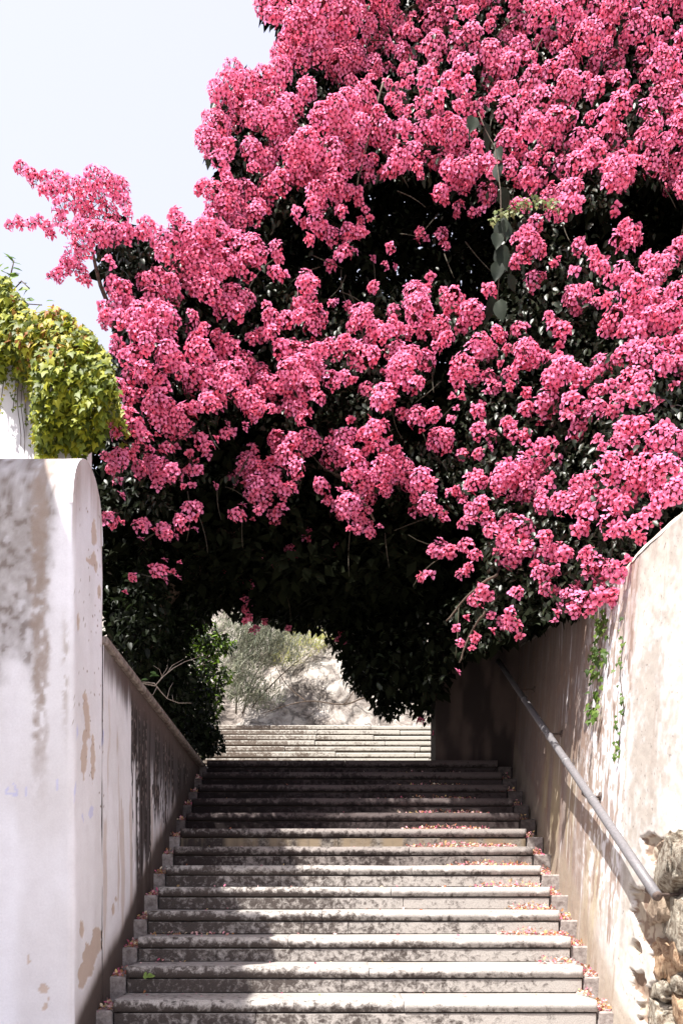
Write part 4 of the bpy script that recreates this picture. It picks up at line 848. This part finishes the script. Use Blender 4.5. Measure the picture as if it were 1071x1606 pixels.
# the crest also runs back over the wall
m2 = 2600; xx = rg.uniform(-2.9, -1.5, m2); bk = rg.uniform(0, .7, m2); zt2 = np.interp(xx, [-2.9, -2.0, -1.75, -1.5], [5.42, 5.32, 5.25, 4.95]); zz = zt2 - .25 * bk ** 2 + rg.normal(size=m2) * .04
pos = np.concatenate([pos, np.stack([xx, 5.62 + bk, zz], -1)])
nrm = rg.normal(size=pos.shape) * .35 + np.array((-.12, -.85, .35)); sz = rg.uniform(.036, .078, len(pos))
dist = pos[:, 1]; ordr = np.argsort(dist - sz * 3 + (pos[:, 2] < 4.2) * .1); big = ordr[:295]; rest = ordr[295:]
ivm = []
for cidx, col in enumerate(GC): ivm.append(fmesh('leaf', IVY, IF, M['attrleaf'], np.tile(np.array(col), (13, 1))))
R = frame(nrm, rg, np.array((0, 0, -1.)))
zone = np.clip(1 - np.abs(pos[:, 0] + 1.83) / .3, 0, 1) * (pos[:, 2] > 4.9)
for i in big:
    ci = rg.choice([3, 5, 0]) if rg.random() < zone[i] * .45 else rg.choice([0, 1, 2, 4])
    link('leaf', ivm[ci], cr, loc=Vector(pos[i]) - cr.location, rot=Matrix(R[i].tolist()).to_euler(), scl=(sz[i],) * 3)
cc = leafcols(len(rest), GC[:3] + [GC[4]], rg, .5); zr = zone[rest]; hot = rg.random(len(rest)) < zr * .5; cc[hot] = leafcols(hot.sum(), [GC[3], GC[5], (.45, .40, .05), (.36, .14, .05)], rg, .4)
V, Q = scatter(IVY, IF, pos[rest], R[rest], sz[rest]); o = link('leaves', fmesh('leaves', V, Q, M['attrleaf'], np.repeat(cc, 13, 0)), cr); o['kind'] = 'stuff'
# fringe strands down the white wall
sp = []
for x0, y1 in [(4, 650), (12, 600), (22, 640), (30, 605), (38, 665), (45, 620), (52, 700), (66, 706), (78, 712), (16, 620), (84, 716)]:
    yy = 560
    while yy < y1: sp.append((x0 + rg.normal() * 2.0 + 3 * math.sin(yy * .05 + x0), yy)); yy += rg.uniform(3, 7)
pos2 = np.array([P(a, b, 5.69) for a, b in sp]); o = stuff_leaves('hanging_strands', pos2, rg.normal(size=pos2.shape) * .4 + (0, -1, .3), rg.uniform(.018, .04, len(pos2)), IVY, IF, GC[1:5], rg, cr); o['kind'] = 'stuff'
mb = MB()
for x0, y1 in [(4, 650), (22, 640), (38, 665), (30, 700), (36, 712)]: mb.tube([P(x0 + 3 * math.sin(y_ * .05 + x0), y_, 5.72) for y_ in np.linspace(540, y1, 10)], .0025, 5)
link('stems', mb.mesh('stems', M['bark'], True), cr)

# leafy shoot above the creeper
ls = empty('leafy_shoot', tuple(P(20, 470, 5.8)), 'fresh green leafy shoot standing against the sky above the creeper', 'plant')
mb = MB(); stem = [(8, 480), (14, 450), (18, 425), (22, 408)]; mb.tube([P(x, y, 5.8) for x, y in stem], [.008, .006, .005, .003], 6); mb.tube([P(14, 462, 5.8), P(34, 440, 5.75), P(46, 452, 5.7)], .004, 6); mb.tube([P(16, 470, 5.8), P(40, 476, 5.7), P(66, 478, 5.7)], .003, 6); link('stem', mb.mesh('stem', M['bark'], True), ls)
shm = [fmesh('leaf', LEAF * (1, 1.35, 1), LFT, M['attrleaf'], np.tile(np.array(c_), (8, 1))) for c_ in ((.16, .26, .06), (.10, .19, .05), (.22, .32, .08))]
for (px, py, L) in [(6, 412, 22), (22, 412, 20), (26, 406, 18), (2, 425, 20), (12, 432, 20), (30, 430, 20), (36, 425, 18), (40, 445, 20), (48, 450, 18), (28, 455, 20), (18, 448, 20), (4, 445, 22), (24, 470, 22), (36, 468, 18), (55, 470, 16), (66, 476, 16), (72, 472, 14), (8, 465, 22), (46, 478, 16), (0, 470, 20), (14, 420, 18), (34, 415, 16)]:
    s = L * 5.8 / F; R1 = frame(np.array([(random.gauss(0, .5), -.6 + random.gauss(0, .3), .6)]), rg, np.array((random.gauss(0, .8), -.2, .1)))[0]
    link('leaf', random.choice(shm), ls, loc=Vector(P(px, py, 5.78)) - ls.location, rot=Matrix(R1.tolist()).to_euler(), scl=(s,) * 3)

# ------------------------------------------------------------------ ivy strands on the right wall
def wall_hit(px, py, lo=3.0, hi=8.5):
    for _ in range(30):
        d = (lo + hi) / 2; p = P(px, py, d)
        if p[0] < float(right_x(np.array(d), np.array(p[2]))): lo = d
        else: hi = d
    return P(px, py, (lo + hi) / 2 - .03)
ivg = [fmesh('leaf', IVY, IF, M['attrleaf'], np.tile(np.array(c_), (13, 1))) for c_ in ((.07, .13, .02), (.10, .17, .03), (.14, .21, .04), (.05, .09, .02))]
def strand(label, path, n, wid, smin, smax, seed):
    e = empty('ivy_strand', tuple(wall_hit(*path[0])), label, 'ivy', 'ivy strands hanging down the right wall'); r_2 = random.Random(seed)
    pts = [wall_hit(*p) for p in path]; mb = MB(); mb.tube(pts, .0028, 5); link('stem', mb.mesh('stem', M['bark'], True), e)
    xs_, ys_ = zip(*path); tt = np.linspace(0, 1, len(path))
    for i in range(n):
        t_ = r_2.random() ** .9; px = np.interp(t_, tt, xs_) + r_2.gauss(0, wid * (1 - .4 * t_)); py = np.interp(t_, tt, ys_) + r_2.gauss(0, 2)
        p = wall_hit(px, py); p[0] -= r_2.uniform(0, .04); s = r_2.uniform(smin, smax)
        R1 = frame(np.array([(-.7 + r_2.gauss(0, .3), -.6 + r_2.gauss(0, .3), .3 + r_2.gauss(0, .2))]), rg, np.array((0, 0, -1.)))[0]
        link('leaf', r_2.choice(ivg), e, loc=Vector(p) - e.location, rot=Matrix(R1.tolist()).to_euler(), scl=(s,) * 3)
strand('thick trailing ivy strand with broad green leaves hanging below the blossom on the right wall', [(948, 955), (945, 1000), (938, 1040), (936, 1080), (935, 1130)], 85, 7, .035, .07, 1)
strand('thin ivy strand with few small leaves nearest the bright end of the right wall', [(980, 960), (976, 1010), (972, 1060), (978, 1110), (972, 1150), (970, 1185)], 38, 3.5, .022, .045, 2)

# ------------------------------------------------------------------ background: rock slope, shrubs, leaning boughs
m, t, b = newmat('sunlit_rock'); v, g = posn(t); n1 = noise_node(t, 2.2, 10, .68, v, .6); vo = N(t, 'ShaderNodeTexVoronoi', feature='DISTANCE_TO_EDGE'); vo.inputs['Scale'].default_value = 2.6; t.links.new(n1.outputs['Color'], vo.inputs['Vector'])
vv = mixc(t, .35, v, n1.outputs['Color']); t.links.new(vv, vo.inputs['Vector'])
r1 = ramp(t, n1.outputs[0], [(.38, (.045, .035, .03)), (.47, (.24, .205, .18)), (.62, (.52, .475, .43))]); r2 = ramp(t, vo.outputs[0], [(0.0, .35), (.06, 1)])
c = mixc(t, 1, r1.outputs[0], r2.outputs[0], 'MULTIPLY'); t.links.new(c, b.inputs['Base Color']); b.inputs['Roughness'].default_value = .95; bump(t, b, n1.outputs[0], 1.0, .15); M['rock'] = m
NXr, NYr = 260, 150; xs = np.linspace(-9, 9, NXr); ts = np.linspace(0, 1, NYr); X, Tt = np.meshgrid(xs, ts, indexing='ij')
Yr = 16.45 + 5.0 * Tt ** 1.25 + 1.1 * (fbm(X * .7, Tt * 4, 0, 40) - .5) + .45 * (fbm(X * 2.5, Tt * 12, 0, 41) - .5); Zr = 4.35 + 6.5 * Tt
V = np.stack([X, Yr, Zr + .25 * (fbm(X * 2, Tt * 9, 3, 42) - .5)], -1).reshape(-1, 3)
rk = link('rock_face', fmesh('rock_face', V, grid_faces(NXr, NYr), M['rock'], smooth=True)); tag(rk, 'pale sunlit rock face rising behind the upper flight of steps', 'rock', kind='structure')
def rock_y(x, z):
    tt = (z - 4.35) / 6.5; return 16.45 + 5.0 * max(tt, 0) ** 1.25
terrain('hill', -60, 60, 21.5, 60, lambda X, Y: 10.6 + .1 * (Y - 21), 60, 30, M['soil'], 'dry ground at the top of the rock face', .6)
terrain('side_bank', -60, -8.8, 17, 22, lambda X, Y: 3 + 1.5 * (Y - 17), 60, 10, M['soil'], 'soil bank left of the rock face', .6)
terrain('side_bank', 8.8, 60, 17, 22, lambda X, Y: 3 + 1.5 * (Y - 17), 60, 10, M['soil'], 'soil bank right of the rock face', .6)

def shrub(name, label, cat, pts_fn, n, size, T, Fc, cols, seed, twigs=(), trunk=None, group=None, upd=(0, 0, -.6)):
    rgx = np.random.default_rng(seed); pos = pts_fn(n, rgx); base = pos.mean(0); e = empty(name, (float(base[0]), float(base[1]), float(pos[:, 2].min())), label, cat, group)
    nrm = rgx.normal(size=pos.shape) * .6 + (-.1, -.3, .6); o = stuff_leaves('foliage', pos, nrm, rgx.uniform(size * .6, size * 1.3, len(pos)), T, Fc, cols, rgx, e, updir=np.array(upd)); o['kind'] = 'stuff'
    for tw_ in twigs: limb(tw_[0], tw_[1], tw_[2], 'branch', M['bark'], e, 6)
    if trunk: limb(trunk[0], trunk[1], trunk[2], 'trunk', M['bark'], e, 8)
    return e
def blobs(lst):
    """clumps given as px,py,depth, radii in pixels, depth radius"""
    def f(n, r):
        w = np.array([b[3] * b[4] for b in lst], float); idx = r.choice(len(lst), n, p=w / w.sum()); B = np.array(lst)[idx]
        q = r.normal(size=(n, 3)); q /= np.linalg.norm(q, axis=1)[:, None]; q *= (r.random(n) ** .45)[:, None]
        d = B[:, 2] + q[:, 1] * B[:, 5]; px = B[:, 0] + q[:, 0] * B[:, 3]; py = B[:, 1] + q[:, 2] * B[:, 4]
        return np.stack([(px - VX) / F * d, d, EYE + (HY - py) / F * d], -1)
    return f
DK = [(.008, .013, .005), (.015, .023, .008), (.010, .015, .006)]; LG = [(.06, .12, .012), (.14, .24, .02), (.02, .035, .008), (.015, .025, .006), (.012, .02, .005)]
shrub('dark_evergreen_shrub', 'dark evergreen shrub behind the mould-streaked parapet at the left', 'shrub', blobs([(215, 960, 7.6, 55, 110, .6), (255, 1060, 8.2, 50, 110, .6), (300, 1130, 9.4, 40, 75, .5), (330, 1160, 9.4, 24, 26, .3), (280, 950, 8.4, 60, 60, .6)]), 9000, .075, LEAF, LFT, DK, 31, trunk=([(-2.3, 8.2, 2.55), (-2.2, 8.2, 3.3), (-2.0, 8.1, 4.3)], .06, .03))
shrub('bright_green_shrub', 'shrub with bright sunlit green leaves at the left of the gap under the arch', 'shrub', blobs([(320, 1010, 11.5, 26, 50, .4), (300, 1080, 11.0, 40, 60, .4), (335, 1080, 11.3, 16, 60, .3), (345, 1010, 11.6, 30, 18, .4), (352, 1060, 11.4, 14, 16, .3), (290, 990, 11.6, 40, 40, .4), (318, 1150, 10.8, 20, 40, .3)]), 3600, .075, LEAF, LFT, LG, 32, trunk=([(-1.9, 11.2, 2.9), (-1.85, 11.2, 3.6), (-1.7, 11.3, 4.6)], .04, .02))
shrub('overhanging_bough', 'dark leafy bough hanging into the gap above the sunlit steps', 'tree', blobs([(600, 1010, 9.6, 80, 60, .6), (620, 1070, 9.6, 62, 45, .5), (570, 1050, 9.6, 35, 40, .4), (610, 1110, 9.7, 22, 20, .3), (665, 1090, 9.4, 28, 44, .4), (560, 980, 9.4, 60, 40, .5), (400, 960, 9.8, 50, 16, .4), (470, 970, 9.6, 55, 16, .4), (720, 1040, 9.6, 40, 60, .5), (690, 1120, 9.3, 10, 20, .2)]), 8000, .08, LEAF, LFT, DK, 33, trunk=([(3.0, 10.4, 3.2), (2.6, 10.3, 4.4), (1.6, 10.0, 5.2), (.6, 9.7, 4.9), (.4, 9.6, 4.3)], .10, .015))
# blossom dots in the far gap
pk = [(690, 1135, 9.2), (684, 1150, 9.2), (690, 1162, 9.2), (535, 995, 9.2), (540, 1010, 9.2), (530, 1002, 9.2), (402, 985, 9.0), (396, 990, 9.0), (415, 975, 9.0), (452, 985, 9.0), (660, 1130, 9.2)]
JV, JF, JC, off = [], [], [], 0
for (a, b1, d) in pk:
    V, Q, C = TEMPL[1][a % 3]; JV.append(V * .9 + P(a, b1, d)); JF.append(Q + off); JC.append(C); off += len(V)
o = link('far_blossoms', fmesh('far_blossoms', np.concatenate(JV), np.concatenate(JF), M['flower'], np.concatenate(JC)), bou); o['kind'] = 'stuff'
GR = [(.20, .22, .16), (.30, .30, .22), (.14, .15, .10)]; YG = [(.34, .34, .06), (.26, .30, .08), (.42, .40, .14)]
NEED = np.array([(0, 0, 0), (.5, .05, .02), (.5, -.05, .02), (1, 0, 0)]); NF = np.array([(0, 2, 1), (1, 2, 3)])
shrub('grey_green_bush', 'wispy grey-green bush in front of the rock, seen through the gap', 'bush', blobs([(390, 1000, 16.2, 60, 60, .5), (430, 1010, 16.4, 60, 45, .5), (375, 1060, 16, 40, 50, .4), (400, 1090, 16.2, 50, 30, .4)]), 8500, .15, NEED, NF, GR, 34, upd=(.2, 0, .8), twigs=[([P(380, 1120, 16.4), P(400, 1060, 16.3), P(440, 1010, 16.3)], .02, .004), ([P(370, 1120, 16.4), P(372, 1060, 16.3), P(360, 1000, 16.3)], .02, .004), ([P(395, 1110, 16.4), P(440, 1060, 16.3), P(490, 1020, 16.3)], .015, .003)])
shrub('yellow_grass_tuft', 'yellow-green dry weeds growing on the upper rock', 'weeds', blobs([(470, 1010, 17.3, 45, 25, .3), (510, 1000, 17.6, 40, 18, .3), (560, 1110, 16.9, 20, 14, .2), (450, 1035, 17.2, 30, 14, .2)]), 1500, .14, NEED, NF, YG, 35, upd=(.2, 0, .8))
tb_ = [[P(640, 1095, 16.2), P(600, 1085, 16.0), P(540, 1105, 16.0), P(480, 1100, 16.0), (P(410, 1120, 16.1))], [P(540, 1105, 16.0), P(560, 1080, 16.1), P(600, 1060, 16.2)], [P(480, 1100, 16), P(450, 1075, 16.1), P(430, 1040, 16.3)], [P(590, 1088, 16), P(620, 1115, 16.1), P(660, 1125, 16.2)]]
fb = empty('fallen_branch', tuple(P(540, 1105, 16.0)), 'bare branch lying across the foot of the rock face', 'branch')
for i, t_ in enumerate(tb_): limb(t_, .022 if i == 0 else .012, .006, 'twig', M['bark'], fb, 6)
bt = empty('bare_twig', tuple(P(228, 1080, 6.35)), 'pale bare twig reaching over the parapet coping', 'twig')
D_ = 6.35
for pts, a, b_ in [([(222, 1072), (243, 1076), (255, 1062), (272, 1048), (290, 1038), (314, 1030)], .005, .0018), ([(224, 1070), (242, 1072), (252, 1085), (262, 1096), (280, 1103), (300, 1103)], .005, .0018), ([(262, 1056), (270, 1044), (288, 1034)], .003, .001), ([(255, 1064), (250, 1050), (240, 1044)], .003, .001), ([(262, 1096), (266, 1080), (272, 1070)], .0028, .001), ([(246, 1078), (240, 1090), (228, 1090)], .003, .001), ([(252, 1064), (262, 1048), (264, 1034)], .0022, .001), ([(272, 1101), (270, 1090)], .002, .001)]:
    mb = MB(); mb.tube([P(x, y, D_ + .004 * (x - 222)) for x, y in pts], list(np.linspace(a, b_, len(pts))), 6); link('twig', mb.mesh('twig', M['twig'], True), bt)
for (px, py) in [(238, 1060), (232, 1066), (246, 1058), (236, 1054)]:
    s = 12 * D_ / F; R1 = frame(np.array([(0, -.5, .6)]), rg, np.array((random.gauss(0, 1), 0, random.gauss(0, .5))))[0]; link('leaf', shm[1], bt, loc=Vector(P(px, py, D_)) - bt.location, rot=Matrix(R1.tolist()).to_euler(), scl=(s,) * 3)
sprig = empty('weed_sprig', tuple(P(231, 1536, 5.2)), 'tiny green weed growing from the face of a lower step at the left', 'weed')
for k in range(7):
    s = .03; p = P(231 + random.gauss(0, 4), 1532 + random.gauss(0, 3), 5.2); R1 = frame(np.array([(0, -1., .5)]), rg, np.array((random.gauss(0, 1), -.3, random.gauss(0, .5))))[0]
    link('leaf', shm[2], sprig, loc=Vector(p) - sprig.location, rot=Matrix(R1.tolist()).to_euler(), scl=(s,) * 3)

# ------------------------------------------------------------------ fallen petals
rg = np.random.default_rng(50); pts = []
def pile(x0, x1, n_, y, z, back, w=.10, h=.02, skew=1.0):
    x = x0 + (x1 - x0) * rg.random(n_) ** skew; yy = y + back + rg.uniform(-w, 0, n_); zz = z + .004 + rg.random(n_) ** 2 * h * (1 - np.abs((x - (x0 + x1) / 2) / (abs(x1 - x0) / 2 + 1e-6)) * .6)
    pts.append(np.stack([x, yy, zz], -1))
PR = {0: (1.43, 1.5, 40), 1: (1.25, 1.5, 70), 2: (1.05, 1.52, 170), 3: (1.2, 1.52, 150), 4: (1.0, 1.5, 190), 5: (.85, 1.5, 260), 6: (.55, 1.45, 420), 7: (.5, 1.3, 380), 8: (.45, 1.35, 330), 9: (.5, 1.25, 240), 10: (.45, 1.25, 160), 11: (.4, 1.2, 60)}
for n in range(-1, 12):
    y = Y0 + TR * n; z = Z0 + RI * n
    if n in PR: a, b_, k = PR[n]; pile(a, b_, k, y, z, TR, .15, .045, .75)
    pile(1.485 + .012 * n, xr(y) + .0, 110 if n < 7 else 60, y, z - .064, .25, .22, .06)
    pile(xl(y) + .01, -1.285 - .004 * n, 75, y, z - .064, .24, .22, .05)
    if n in (0, 1, 2): pile(-1.25, -.9 if n != 2 else -.7, (5, 8, 40)[n], y, z, TR, .14, .015, 1.4)
    pile(-1.2, 1.45, 12, y, z, TR - .01, .28, .004)
pos = np.concatenate(pts); n_ = len(pos)
PT = np.array([(0, 0, 0), (.35, .32, .10), (.35, -.32, .10), (.4, 0, .0), (.8, .2, .12), (.8, -.2, .12), (1, 0, .2)]); PF = np.array([(0, 3, 1), (0, 2, 3), (3, 4, 1), (3, 6, 4), (2, 5, 3), (3, 5, 6)])
R = frame(rg.normal(size=(n_, 3)) * .55 + (0, -.1, .6), rg); V, Q = scatter(PT, PF, pos, R, rg.uniform(.016, .030, n_))
cc = leafcols(n_, [(.66, .16, .26), (.70, .34, .38), (.52, .26, .12), (.66, .48, .22), (.72, .60, .44), (.34, .13, .07), (.70, .46, .44), (.60, .30, .30)], rg, .3)
o = link('fallen_petals', fmesh('fallen_petals', V, Q, M['petal'], np.repeat(cc, 7, 0))); tag(o, 'fallen pink, orange and yellow petals gathered along the edges of the steps', 'petals', kind='stuff')
